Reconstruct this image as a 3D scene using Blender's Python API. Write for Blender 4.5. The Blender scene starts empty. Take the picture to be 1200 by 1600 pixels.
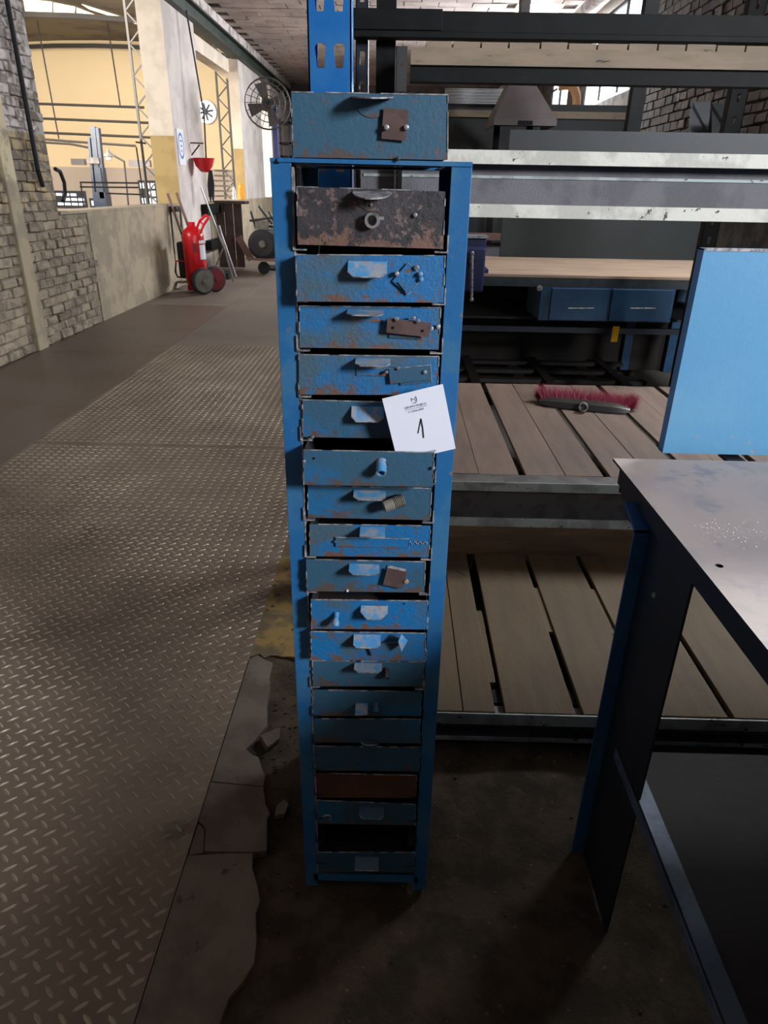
import bpy, bmesh, math, random
from mathutils import Vector, Matrix
from mathutils.geometry import tessellate_polygon
from mathutils import noise as mnoise
random.seed(7)
S = bpy.context.scene
COL = S.collection
PI = math.pi

# ------------------------------------------------------------------ camera
F = 1060.0; H = 1.5
_n = lambda v: Vector(v).normalized()
DOWN = _n((-40, 2220, F))
FW = Vector((22, -500, F)); FW = (FW - DOWN * FW.dot(DOWN)).normalized()
RT = DOWN.cross(FW)
WM = Matrix((RT, FW, -DOWN))                 # camera (x right, y down, z forward) -> world
def ray(px, py): return WM @ Vector((px - 600, py - 800, F))
def at(px, py, X=None, Y=None, Z=None):      # where a sight line meets a plane of the room
    r = ray(px, py)
    t = X / r.x if X is not None else (Y / r.y if Y is not None else (Z - H) / r.z)
    return Vector((r.x * t, r.y * t, H + r.z * t))
cam = bpy.data.cameras.new('camera'); camo = bpy.data.objects.new('camera', cam); COL.objects.link(camo)
R = Matrix((WM @ Vector((1, 0, 0)), WM @ Vector((0, -1, 0)), WM @ Vector((0, 0, -1)))).transposed()
camo.matrix_world = Matrix.Translation((0, 0, H)) @ R.to_4x4()
cam.sensor_fit = 'VERTICAL'; cam.sensor_height = 36; cam.lens = 36 * F / 1600
cam.clip_start = 0.02; cam.clip_end = 200
S.camera = camo

# ------------------------------------------------------------------ world, lights, exposure
S.view_settings.view_transform = 'Standard'; S.view_settings.look = 'None'
S.view_settings.gamma = 1; S.view_settings.use_curve_mapping = False
S.view_settings.exposure = 0.25
S.cycles.max_bounces = 8; S.cycles.diffuse_bounces = 5; S.cycles.sample_clamp_indirect = 4
S.cycles.caustics_reflective = False; S.cycles.caustics_refractive = False
w = bpy.data.worlds.new('world'); S.world = w; w.use_nodes = True
w.node_tree.nodes['Background'].inputs[0].default_value = (0.85, 0.92, 1, 1)
w.node_tree.nodes['Background'].inputs[1].default_value = 1.0
def area(name, loc, target, sx, sy, power, col):
    l = bpy.data.lights.new(name, 'AREA'); l.shape = 'RECTANGLE'; l.size = sx; l.size_y = sy
    l.energy = power; l.color = col
    o = bpy.data.objects.new(name, l); COL.objects.link(o); o.location = loc
    o.rotation_euler = (Vector(target) - Vector(loc)).to_track_quat('-Z', 'Y').to_euler()
    return o
area('window_daylight', (3.6, -1.8, 2.85), (0, 1.1, 1.1), 1.0, 0.9, 345, (0.93, 0.96, 1))
area('hall_skylight', (-9, 18, 5.3), (-9, 23, 0), 7, 10, 3000, (1, 0.93, 0.82))
area('hall_opening_daylight', (-6.5, 5, 4.6), (-1.0, 9, 0), 3, 6, 1050, (1, 0.96, 0.9))
area('side_window_daylight', (3.6, 15.5, 3.6), (-1, 12, 1), 5.5, 1.2, 950, (0.95, 0.97, 1))
area('near_side_added_light', (3.6, 4.6, 3.8), (0.6, 3.6, 0.5), 1.1, 0.9, 230, (0.92, 0.96, 1))  # added lamp to light the planks, set at an invented window
area('ceiling_skylight', (2.4, 14.7, 4.38), (2.4, 14.7, 0), 0.7, 0.6, 40, (1, 1, 1))

# ------------------------------------------------------------------ materials
def lin(c):
    return tuple(((v / 255) / 12.92 if v / 255 <= 0.04045 else ((v / 255 + 0.055) / 1.055) ** 2.4) for v in c) + (1,)
def mat(name, c, c2=None, sc=6, lo=0.45, hi=0.6, c3=None, sc3=40, lo3=0.6, hi3=0.66, rough=0.6, metal=0.0, bump=0.15, bsc=60,
        stretch=(1, 1, 1), rough2=None, low=None, emit=None, coord='pos', bands=None, rnd=0.0, spec=0.5):
    m = bpy.data.materials.new(name); m.use_nodes = True
    nt = m.node_tree; N = nt.nodes; L = nt.links; b = N['Principled BSDF']
    b.inputs['Roughness'].default_value = rough; b.inputs['Metallic'].default_value = metal
    b.inputs['Specular IOR Level'].default_value = spec
    if coord == 'pos':
        src = N.new('ShaderNodeNewGeometry').outputs['Position']
    else:
        src = N.new('ShaderNodeTexCoord').outputs['Object']
    mp = N.new('ShaderNodeMapping'); mp.inputs['Scale'].default_value = stretch; L.new(src, mp.inputs['Vector'])
    def noise(scale, det=6, ro=0.6):
        n = N.new('ShaderNodeTexNoise'); n.inputs['Scale'].default_value = scale
        n.inputs['Detail'].default_value = det; n.inputs['Roughness'].default_value = ro
        L.new(mp.outputs[0], n.inputs['Vector']); return n.outputs['Fac']
    def ramp(f, a, bb):
        r = N.new('ShaderNodeMapRange'); r.interpolation_type = 'SMOOTHSTEP'
        r.inputs['From Min'].default_value = a; r.inputs['From Max'].default_value = bb
        L.new(f, r.inputs['Value']); return r.outputs[0]
    def mix(fac, A, B):
        x = N.new('ShaderNodeMix'); x.data_type = 'RGBA'
        L.new(fac, x.inputs[0])
        for s, v in ((6, A), (7, B)):
            if isinstance(v, tuple): x.inputs[s].default_value = v
            else: L.new(v, x.inputs[s])
        return x.outputs[2]
    cur = lin(c)
    if bands:                                   # painted bands by height: list of (z, colour above)
        sep = N.new('ShaderNodeSeparateXYZ'); g = N.new('ShaderNodeNewGeometry'); L.new(g.outputs['Position'], sep.inputs[0])
        for z, bc in bands:
            cur = mix(ramp(sep.outputs[2], z - 0.02, z + 0.02), cur, lin(bc))
    if c2: cur = mix(ramp(noise(sc), lo, hi), cur, lin(c2))
    if low:                                     # corrosion that creeps up from the lower edge of the sheet
        tc = N.new('ShaderNodeTexCoord'); sp = N.new('ShaderNodeSeparateXYZ'); L.new(tc.outputs['Generated'], sp.inputs[0])
        mm = N.new('ShaderNodeMath'); mm.operation = 'MULTIPLY_ADD'; L.new(sp.outputs[2], mm.inputs[0]); mm.inputs[1].default_value = -0.45
        L.new(noise(38, 8, 0.7), mm.inputs[2])
        cur = mix(ramp(mm.outputs[0], low[1], low[1] + 0.07), cur, lin(low[0]))
    if c3: cur = mix(ramp(noise(sc3, 8, 0.65), lo3, hi3), cur, lin(c3))
    if rnd:
        oi = N.new('ShaderNodeObjectInfo'); hs = N.new('ShaderNodeHueSaturation')
        r = N.new('ShaderNodeMapRange'); r.inputs['To Min'].default_value = 1 - rnd; r.inputs['To Max'].default_value = 1 + rnd
        L.new(oi.outputs['Random'], r.inputs['Value']); L.new(r.outputs[0], hs.inputs['Value'])
        if isinstance(cur, tuple): hs.inputs['Color'].default_value = cur
        else: L.new(cur, hs.inputs['Color'])
        cur = hs.outputs[0]
    if isinstance(cur, tuple): b.inputs['Base Color'].default_value = cur
    else: L.new(cur, b.inputs['Base Color'])
    if rough2 is not None:
        r = N.new('ShaderNodeMapRange'); r.inputs['To Min'].default_value = rough; r.inputs['To Max'].default_value = rough2
        L.new(ramp(noise(sc * 1.7), 0.35, 0.65), r.inputs['Value']); L.new(r.outputs[0], b.inputs['Roughness'])
    if bump:
        bp = N.new('ShaderNodeBump'); bp.inputs['Strength'].default_value = bump; bp.inputs['Distance'].default_value = 0.01
        L.new(noise(bsc, 8, 0.7), bp.inputs['Height']); L.new(bp.outputs[0], b.inputs['Normal'])
    if emit:
        b.inputs['Emission Color'].default_value = lin(emit[0]); b.inputs['Emission Strength'].default_value = emit[1]
    return m
RUST = (104, 78, 68)
M = dict(
    frame_blue=mat('blue_frame_paint', (34, 98, 152), (54, 108, 150), 9, c3=(116, 104, 104), sc3=44, lo3=0.64, hi3=0.68, rough=0.42, bump=0.12, bsc=90),
    blue=mat('blue_drawer_paint', (22, 104, 162), (66, 94, 112), 10, 0.46, 0.62, c3=RUST, sc3=60, lo3=0.6, hi3=0.65, rough=0.5, bump=0.3, bsc=150, low=(RUST, 0.44)),
    dull=mat('faded_drawer_paint', (50, 88, 112), (30, 100, 150), 8, 0.5, 0.66, c3=RUST, sc3=60, lo3=0.62, hi3=0.67, rough=0.5, bump=0.2, bsc=130, low=((84, 74, 74), 0.44)),
    pale=mat('handle_blue_paint', (70, 136, 186), (142, 150, 160), 40, 0.42, 0.58, c3=(150, 126, 118), sc3=80, lo3=0.56, hi3=0.64, rough=0.45, bump=0.15, bsc=150),
    black_rust=mat('black_rusted_sheet', (42, 39, 44), (60, 56, 60), 14, 0.4, 0.65, c3=(110, 92, 88), sc3=75, lo3=0.56, hi3=0.62, rough=0.45, bump=0.3, bsc=110, low=((112, 84, 72), 0.42)),
    brown=mat('brown_sheet', (104, 84, 82), (92, 74, 72), 20, c3=(140, 110, 100), sc3=90, lo3=0.66, hi3=0.7, rough=0.45, metal=0.3, bump=0.1),
    rustbox=mat('rusty_sheet', (80, 54, 36), (94, 62, 40), 12, rough=0.7, bump=0.2),
    worn=mat('worn_bare_edge', (172, 168, 168), (104, 106, 116), 60, 0.4, 0.6, rough=0.4, metal=0.15, bump=0.1),
    steel=mat('bare_steel', (160, 160, 162), (110, 108, 108), 50, rough=0.35, metal=0.4, bump=0.1),
    darksteel=mat('dark_steel', (66, 66, 70), (48, 46, 46), 20, rough=0.5, metal=0.6, bump=0.15),
    inside=mat('dark_sheet_interior', (30, 38, 50), (52, 44, 40), 12, rough=0.65, bump=0.1),
    black=mat('black_rack_paint', (12, 14, 15), (18, 20, 21), 9, spec=0.2, rough=0.6, bump=0.1),
    navy=mat('navy_rack_paint', (22, 30, 44), (30, 40, 56), 9, rough=0.45, bump=0.1),
    upright=mat('blue_upright_paint', (22, 100, 170), (40, 108, 172), 6, c3=(40, 50, 80), sc3=60, lo3=0.68, hi3=0.7, rough=0.4, bump=0.08),
    white_edge=mat('chipped_white_paint', (226, 224, 214), (196, 194, 186), 8, 0.45, 0.6, c3=(70, 68, 66), sc3=26, lo3=0.63, hi3=0.65, rough=0.5, bump=0.2),
    grey_edge=mat('chipped_grey_paint', (176, 186, 182), (140, 146, 144), 8, 0.45, 0.6, c3=(70, 68, 66), sc3=30, lo3=0.62, hi3=0.64, rough=0.45, bump=0.2),
    web=mat('grey_channel_steel', (112, 110, 116), (96, 94, 100), 6, c3=(160, 160, 164), sc3=90, lo3=0.68, hi3=0.72, rough=0.5, metal=0.2, bump=0.3, bsc=200),
    darkweb=mat('dark_channel_steel', (112, 108, 108), (92, 88, 88), 12, rough=0.4, metal=0.3, bump=0.3, bsc=160),
    plank=mat('aged_plank', (118, 98, 85), (102, 86, 76), 5, 0.35, 0.7, c3=(78, 64, 58), sc3=30, lo3=0.64, hi3=0.72, rough=0.65, bump=0.25, bsc=40, stretch=(4, 0.6, 2), rnd=0.1),
    plank_low=mat('brown_plank', (102, 82, 56), (90, 74, 52), 5, 0.35, 0.7, c3=(62, 48, 40), sc3=30, lo3=0.66, hi3=0.74, rough=0.7, bump=0.25, bsc=40, stretch=(4, 0.6, 2), rnd=0.08),
    plank_face=mat('brown_edge_plank', (124, 98, 74), (100, 80, 62), 5, 0.4, 0.62, c3=(62, 48, 40), sc3=30, lo3=0.66, hi3=0.74, rough=0.7, bump=0.25, bsc=40, stretch=(0.6, 4, 4)),
    tabletop=mat('worn_table_sheet', (180, 164, 156), (162, 150, 146), 4, 0.4, 0.6, c3=(144, 140, 146), sc3=7, lo3=0.55, hi3=0.66, rough=0.5, metal=0.15, bump=0.12, bsc=120),
    tableside=mat('dark_table_steel', (11, 15, 22), (18, 19, 22), 6, rough=0.6, bump=0.1),
    tableblue=mat('blue_table_leg', (28, 78, 118), (36, 88, 126), 6, rough=0.5, bump=0.1),
    shelfdark=mat('dark_brown_shelf', (42, 36, 32), (32, 28, 26), 4, rough=0.75, bump=0.15),
    grey_angle=mat('grey_slotted_angle', (92, 104, 120), (72, 80, 92), 8, rough=0.5, metal=0.3, bump=0.1),
    panel=mat('sky_blue_panel', (84, 146, 188), (98, 152, 188), 3, 0.4, 0.65, c3=(150, 140, 136), sc3=22, lo3=0.69, hi3=0.72, rough=0.45, bump=0.08, low=((150, 146, 142), 0.56)),
    paper=mat('white_card', (232, 236, 250), rough=0.6, bump=0),
    ink=mat('black_ink', (30, 28, 40), rough=0.6, bump=0),
    greyink=mat('grey_print', (104, 104, 122), rough=0.6, bump=0),
    tread=mat('tread_plate_steel', (126, 112, 98), (108, 95, 83), 1.3, 0.4, 0.62, c3=(92, 78, 66), sc3=3, lo3=0.58, hi3=0.7, rough=0.42, metal=0.12, bump=0.05, bsc=120, rough2=0.5),
    lozenge=mat('highlit_tread_bar', (176, 161, 142), (146, 132, 117), 2, 0.4, 0.6, rough=0.4, metal=0.2, bump=0),  # colour raised above the plate's to paint in the highlights
    plainplate=mat('brown_plain_plate', (115, 103, 94), (108, 94, 82), 1.1, 0.45, 0.62, c3=(118, 84, 56), sc3=2.2, lo3=0.63, hi3=0.72, rough=0.45, metal=0.3, bump=0.06, bsc=80),
    concrete=mat('worn_concrete', (112, 102, 90), (90, 80, 70), 5, 0.4, 0.6, c3=(70, 62, 54), sc3=14, lo3=0.62, hi3=0.68, rough=0.85, bump=0.25, bsc=50),
    dirt=mat('dirt_ground', (74, 62, 46), (50, 42, 32), 9, 0.4, 0.6, c3=(120, 106, 88), sc3=50, lo3=0.64, hi3=0.7, rough=0.95, bump=0.8, bsc=45),
    ochre=mat('ochre_painted_ground', (142, 116, 66), (96, 84, 62), 7, 0.42, 0.56, c3=(54, 48, 40), sc3=16, lo3=0.58, hi3=0.66, rough=0.9, bump=0.4, bsc=50),
    farfloor=mat('dusty_concrete_floor', (118, 107, 97), (110, 99, 90), 1.5, rough=0.6, bump=0.1),
    darkfloor=mat('dark_concrete_floor', (62, 56, 50), (48, 44, 40), 3, rough=0.7, bump=0.1),  # dark concrete tone for the apron right of the ochre ground
    mortar=mat('dark_mortar', (96, 88, 78), (54, 50, 48), 5, 0.4, 0.6, rough=0.95, bump=0.6, bsc=20),
    lmortar=mat('painted_over_mortar', (146, 134, 116), (104, 96, 86), 6, 0.45, 0.6, rough=0.95, bump=0.6, bsc=20, bands=[(1.92, (176, 170, 168))]),
    wallbrick=mat('flaking_painted_brick', (156, 142, 122), (120, 108, 96), 7, 0.42, 0.6, c3=(84, 84, 84), sc3=9, lo3=0.6, hi3=0.68, rough=0.9, bump=0.5, bsc=30, bands=[(1.28, (176, 158, 124)), (1.92, (206, 198, 196))], rnd=0.2),
    plaster=mat('stained_cream_plaster', (176, 162, 138), (152, 140, 122), 3, 0.42, 0.6, c3=(132, 128, 118), sc3=6, lo3=0.6, hi3=0.7, rough=0.9, bump=0.2, bsc=20),
    plasterstrip=mat('cream_plaster_strip', (170, 156, 130), (150, 140, 122), 4, rough=0.9, bump=0.2, bands=[(1.5, (206, 192, 160))]),
    pillarface=mat('warm_plaster', (230, 216, 200), (214, 200, 184), 2, rough=0.9, bump=0.1),
    mustard=mat('mustard_dado', (186, 160, 108), (172, 148, 100), 3, rough=0.85, bump=0.1),
    pillarside=mat('grey_white_plaster', (214, 206, 200), (196, 186, 182), 2, 0.4, 0.6, c3=(150, 142, 138), sc3=4, lo3=0.64, hi3=0.74, rough=0.9, bump=0.1),
    yellow=mat('yellow_hall_plaster', (182, 168, 156), rough=0.95, bump=0, bands=[(2.02, (228, 206, 168))]),
    ceilbrick=mat('painted_ceiling_tile', (188, 174, 168), (166, 152, 146), 1.5, 0.42, 0.6, c3=(84, 78, 76), sc3=3.5, lo3=0.62, hi3=0.72, rough=0.9, bump=0.2, rnd=0.08),
    ceildark=mat('ceiling_joint', (84, 76, 74), rough=1, bump=0),
    roof=mat('sooty_roof', (108, 96, 78), (80, 70, 58), 0.6, rough=0.9, bump=0),
    greenbeam=mat('dark_green_girder', (52, 62, 56), (40, 46, 42), 3, rough=0.6, bump=0.1),
    cornice=mat('flaky_white_cornice', (206, 196, 192), (150, 140, 136), 6, 0.45, 0.6, rough=0.9, bump=0.3),
    stone=mat('right_wall_brick', (104, 92, 88), (78, 70, 70), 4, 0.42, 0.6, c3=(132, 112, 94), sc3=5, lo3=0.6, hi3=0.7, rough=0.9, bump=0.5, bsc=25, rnd=0.16),
    glass_lit=mat('daylit_pane', (240, 245, 255), rough=0.3, bump=0, emit=((255, 255, 255), 1.6)),
    sky_lit=mat('daylit_roof_sheet', (255, 240, 215), rough=0.3, bump=0, emit=((255, 244, 214), 1.5)),
    mullion=mat('dark_window_bar', (46, 49, 58), rough=0.6, bump=0),
    red=mat('red_enamel', (206, 22, 34), (190, 18, 30), 8, rough=0.3, bump=0),
    redplastic=mat('red_plastic', (214, 36, 48), rough=0.4, bump=0),
    rubber=mat('black_rubber', (34, 34, 38), rough=0.7, bump=0),
    hub=mat('dusty_grey_disc', (112, 108, 100), (92, 88, 82), 12, rough=0.7, bump=0),
    darkred=mat('dark_red_disc', (110, 30, 40), rough=0.5, bump=0),
    label=mat('white_label', (226, 228, 236), rough=0.5, bump=0),
    signblue=mat('sign_blue', (52, 112, 182), rough=0.5, bump=0),
    wood=mat('tan_bench_top', (178, 152, 130), (160, 136, 118), 3, rough=0.5, bump=0.1, c3=(140, 116, 98), sc3=6, stretch=(0.5, 3, 1)),
    benchdark=mat('dark_bench_steel', (34, 44, 50), (46, 54, 58), 12, c3=(80, 84, 84), sc3=60, lo3=0.66, hi3=0.7, rough=0.5, bump=0.15),
    benchblue=mat('dark_blue_drawer', (22, 62, 96), (28, 72, 106), 6, rough=0.45, bump=0.05),
    board=mat('dark_green_board', (20, 28, 29), (15, 22, 23), 3, rough=0.6, bump=0.05),
    viseblue=mat('navy_vise_paint', (28, 36, 78), (36, 42, 84), 10, rough=0.4, bump=0.1),
    yellowp=mat('yellow_paint', (232, 176, 18), rough=0.5, bump=0),
    bristle=mat('crimson_bristle', (126, 20, 50), rough=0.7, bump=0),
    holder=mat('grey_plastic_holder', (62, 58, 57), (54, 51, 50), 10, rough=0.3, bump=0, metal=0.3),
    hood=mat('brown_grey_hood_sheet', (104, 94, 94), (96, 88, 88), 3, rough=0.6, bump=0.05),
    darkpart=mat('dark_partition', (56, 58, 60), (48, 50, 52), 2, rough=0.7, bump=0.05),
    greysheet=mat('grey_flat_sheet', (42, 45, 50), (37, 40, 44), 2, rough=0.5, bump=0.05),
    rail=mat('tan_wood_rail', (150, 134, 116), (136, 122, 106), 5, rough=0.8, bump=0.1, c3=(70, 62, 58), sc3=20, lo3=0.64, hi3=0.7, stretch=(0.6, 3, 3)),
    white_sheet=mat('white_corrugated_sheet', (218, 220, 222), rough=0.5, bump=0),
    orange=mat('orange_plastic', (240, 150, 40), rough=0.5, bump=0),
    copper=mat('tan_pipe', (216, 164, 118), rough=0.4, bump=0),
    brownplate=mat('brown_door_sheet', (98, 78, 72), (84, 66, 62), 3, rough=0.6, bump=0.05),
    machine=mat('grimy_machine', (60, 56, 56), (86, 78, 74), 8, rough=0.6, bump=0.1),
    ladder=mat('dull_aluminium', (128, 124, 126), rough=0.4, metal=0.6, bump=0),
    stick=mat('brown_handle', (116, 88, 80), rough=0.6, bump=0),
    fan=mat('dusty_fan_wire', (70, 66, 66), rough=0.6, bump=0),
    bluepost=mat('royal_blue_post', (40, 48, 120), rough=0.5, bump=0),
    hallmetal=mat('hall_steelwork', (42, 38, 36), rough=0.6, bump=0),
    hallfloor=mat('hall_floor', (110, 100, 92), rough=0.8, bump=0),
)

# ------------------------------------------------------------------ mesh builder
def wloc(o):
    v = Vector((0, 0, 0))
    while o is not None: v = v + o.location; o = o.parent
    return v
class MB:
    def __init__(s): s.v = []; s.f = []; s.m = []
    def add(s, vs, fs, mi=0):
        b = len(s.v); s.v += [Vector(v) for v in vs]
        for f in fs: s.f.append([b + i for i in f]); s.m.append(mi)
        return s
    def box(s, x0, x1, y0, y1, z0, z1, mi=0):
        return s.add([(x0, y0, z0), (x1, y0, z0), (x1, y1, z0), (x0, y1, z0), (x0, y0, z1), (x1, y0, z1), (x1, y1, z1), (x0, y1, z1)],
                     [(0, 3, 2, 1), (4, 5, 6, 7), (0, 1, 5, 4), (1, 2, 6, 5), (2, 3, 7, 6), (3, 0, 4, 7)], mi)
    def slab(s, pts, off, mi=0):           # polygon pushed along a vector
        n = len(pts); off = Vector(off); P = [Vector(p) for p in pts]
        return s.add(P + [p + off for p in P], [tuple(range(n))[::-1], tuple(range(n, 2 * n))] +
                     [(i, (i + 1) % n, n + (i + 1) % n, n + i) for i in range(n)], mi)
    def bar(s, a, b, wd, ht, up=(0, 0, 1), mi=0):
        a = Vector(a); b = Vector(b); d = (b - a).normalized(); u = Vector(up)
        if abs(d.dot(u)) > 0.99: u = Vector((1, 0, 0))
        r = d.cross(u).normalized(); u = r.cross(d)
        q = [a - r * wd / 2 - u * ht / 2, a + r * wd / 2 - u * ht / 2, a + r * wd / 2 + u * ht / 2, a - r * wd / 2 + u * ht / 2]
        return s.slab(q, b - a, mi)
    def cyl(s, a, b, r, r2=None, n=16, mi=0, caps=True):
        a = Vector(a); b = Vector(b); r2 = r if r2 is None else r2
        d = (b - a).normalized(); u = Vector((0, 0, 1)) if abs(d.z) < 0.9 else Vector((1, 0, 0))
        x = d.cross(u).normalized(); y = d.cross(x)
        vs = [a + (x * math.cos(2 * PI * i / n) + y * math.sin(2 * PI * i / n)) * r for i in range(n)]
        vs += [b + (x * math.cos(2 * PI * i / n) + y * math.sin(2 * PI * i / n)) * r2 for i in range(n)]
        fs = [(i, (i + 1) % n, n + (i + 1) % n, n + i) for i in range(n)]
        if caps: fs += [tuple(range(n))[::-1], tuple(range(n, 2 * n))]
        return s.add(vs, fs, mi)
    def lathe(s, c, axis, prof, n=20, mi=0):      # prof: (distance along axis, radius)
        c = Vector(c); d = Vector(axis).normalized(); u = Vector((0, 0, 1)) if abs(d.z) < 0.9 else Vector((1, 0, 0))
        x = d.cross(u).normalized(); y = d.cross(x); vs = []; fs = []
        for t, r in prof:
            vs += [c + d * t + (x * math.cos(2 * PI * i / n) + y * math.sin(2 * PI * i / n)) * r for i in range(n)]
        for k in range(len(prof) - 1):
            fs += [(k * n + i, k * n + (i + 1) % n, (k + 1) * n + (i + 1) % n, (k + 1) * n + i) for i in range(n)]
        fs += [tuple(range(n))[::-1], tuple(range((len(prof) - 1) * n, len(prof) * n))]
        return s.add(vs, fs, mi)
    def tube(s, pts, r, n=8, mi=0):
        for a, b in zip(pts[:-1], pts[1:]): s.cyl(a, b, r, n=n, mi=mi)
        return s
    def build(s, name, ms, parent=None, bevel=0, smooth=False, label=None, fixn=True):
        if not isinstance(ms, (list, tuple)): ms = [ms]
        if parent is None:
            xs = [v.x for v in s.v]; ys = [v.y for v in s.v]; zs = [v.z for v in s.v]
            org = Vector(((min(xs) + max(xs)) / 2, (min(ys) + max(ys)) / 2, min(zs)))
        else: org = wloc(parent)
        me = bpy.data.meshes.new(name); me.from_pydata([v - org for v in s.v], [], s.f)
        for m_ in ms: me.materials.append(M[m_])
        me.polygons.foreach_set('material_index', s.m)
        if fixn and len(s.f) < 5000:
            bm = bmesh.new(); bm.from_mesh(me); bmesh.ops.recalc_face_normals(bm, faces=bm.faces); bm.to_mesh(me); bm.free()
        if smooth:
            me.polygons.foreach_set('use_smooth', [len(p.vertices) == 4 for p in me.polygons])
            me.set_sharp_from_angle(angle=math.radians(40))
        o = bpy.data.objects.new(name, me); COL.objects.link(o)
        if parent is None: o.location = org
        else: o.parent = parent
        if bevel:
            b = o.modifiers.new('bevel', 'BEVEL'); b.width = bevel; b.segments = 2; b.limit_method = 'ANGLE'
        if label: o['label'] = label
        return o
def tag(o, label, cat, group=None):
    o['label'] = label; o['category'] = cat
    if group: o['group'] = group
    return o
def thing(name, loc, label, cat, group=None):
    o = bpy.data.objects.new(name, None); COL.objects.link(o); o.location = loc; o.empty_display_size = 0.1
    return tag(o, label, cat, group)
def struct(mb, name, m, **k):
    o = mb.build(name, m, **k); o['kind'] = 'structure'; return o
def stuff(o): o['kind'] = 'stuff'; return o
def piece(name, mesh, parent, loc, rot=(0, 0, 0), sc=(1, 1, 1)):
    o = bpy.data.objects.new(name, mesh); COL.objects.link(o); o.parent = parent
    o.location = Vector(loc) - wloc(parent); o.rotation_euler = rot; o.scale = sc
    return o
rv = random.uniform

# ================================================================== SETTING
XW = -3.52; XR = 3.7; ZC = 4.4
# floor under everything, with the pieces of paving as its parts
g = MB()
nx, ny = 90, 60
def gz(x, y): return -0.014 + 0.016 * (mnoise.noise(Vector((x * 6, y * 6, 0))) + 0.5 * mnoise.noise(Vector((x * 17, y * 17, 3))))
x0, x1, y0, y1 = -0.7, 2.6, 0.3, 1.95
vs = [(x0 + (x1 - x0) * i / nx, y0 + (y1 - y0) * j / ny, min(gz(x0 + (x1 - x0) * i / nx, y0 + (y1 - y0) * j / ny), -0.001)) for j in range(ny + 1) for i in range(nx + 1)]
fs = [(j * (nx + 1) + i, j * (nx + 1) + i + 1, (j + 1) * (nx + 1) + i + 1, (j + 1) * (nx + 1) + i) for j in range(ny) for i in range(nx)]
g.add(vs, fs)
g.add([(XW - 0.3, -4.6, -0.03), (XR + 0.1, -4.6, -0.03), (XR + 0.1, 25.2, -0.03), (XW - 0.3, 25.2, -0.03)], [(0, 1, 2, 3)])
floor = struct(g, 'floor', 'dirt', smooth=True, fixn=False)
gp = MB(); gp.box(-0.12, XR, 1.93, 8.0, -0.028, -0.002); gp.build('concrete_apron', 'darkfloor', floor)
gp = MB(); gp.slab([(-.119, 8, -.028), (-.56, 8, -.028), (-.56, 1.95, -.028)] + [(-.56 + .021 * k, 1.94 + .03 * mnoise.noise(Vector((k * .9, 2, 0))), -.028) for k in range(1, 21)] + [(-.119, 1.93, -.028)], (0, 0, .0262))
gp.build('concrete_apron', 'ochre', floor)
gp = MB(); gp.box(-0.48, XR, 8.0, 25, -0.028, 0.0); gp.build('concrete_apron', 'farfloor', floor)
# steel tread plates of the walkway
def lozenges(mb, X0, X1, Y0, Y1, z):
    P = 0.05
    for i in range(int(X0 / P) - 2, int(X1 / P) + 2):
        for j in range(int(Y0 / P) - 1, int(Y1 / P) + 2):
            for k in (0, 1):
                cx = i * P + 0.022 + (0.025 if k else 0); cy = j * P + 0.019 + (0.025 if k else 0)
                if not (X0 + 0.012 < cx < X1 - 0.004 and Y0 + 0.014 < cy < Y1 - 0.014): continue
                a = math.radians(-41 if k == 0 else 38); L = 0.0185; W = 0.0044; h = 0.0026
                d = Vector((math.cos(a), math.sin(a), 0)); q = Vector((-d.y, d.x, 0)); c = Vector((cx, cy, z))
                u = Vector((0, 0, h))
                mb.add([c - d * L, c - d * L * .45 - q * W, c + d * L * .45 - q * W, c + d * L, c + d * L * .45 + q * W, c - d * L * .45 + q * W,
                        c - d * L * .62 + u, c + u * 1.25 - q * 0.0012, c + d * L * .62 + u, c + u * 1.25 + q * 0.0012],
                       [(0, 1, 6), (1, 2, 8, 7), (1, 7, 6), (2, 3, 8), (3, 4, 8), (4, 5, 6, 9), (4, 9, 8), (5, 0, 6), (6, 7, 8, 9)])
ys = [-4.5, -1.95, 4.05, 7.05, 10.05, 13.05, 16.1, 25]
for k in range(len(ys) - 1):
    dz = rv(0, 0.0015)
    b = MB(); b.box(-2.293, -0.486, ys[k] + 0.002, ys[k + 1] - 0.002, -0.022, dz)
    o = b.build('tread_plate' if k < 3 else 'floor_plate', 'tread' if k < 3 else 'farfloor', floor)
    if 1 <= k <= 2:
        z = dz
        l = MB(); lozenges(l, -2.29, -0.486, max(0.45, ys[k]), ys[k + 1], z)
        stuff(l.build('raised_tread', 'lozenge', o, fixn=False))
ys = [-4.5, 0.6, 3.6, 6.62, 9.6, 12.6, 25]
for k in range(len(ys) - 1):
    b = MB(); b.box(XW + 0.01, -2.299, ys[k] + 0.003, ys[k + 1] - 0.003, -0.022, rv(0, 0.002))
    b.build('floor_plate', 'plainplate' if k < 4 else 'farfloor', floor)
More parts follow.
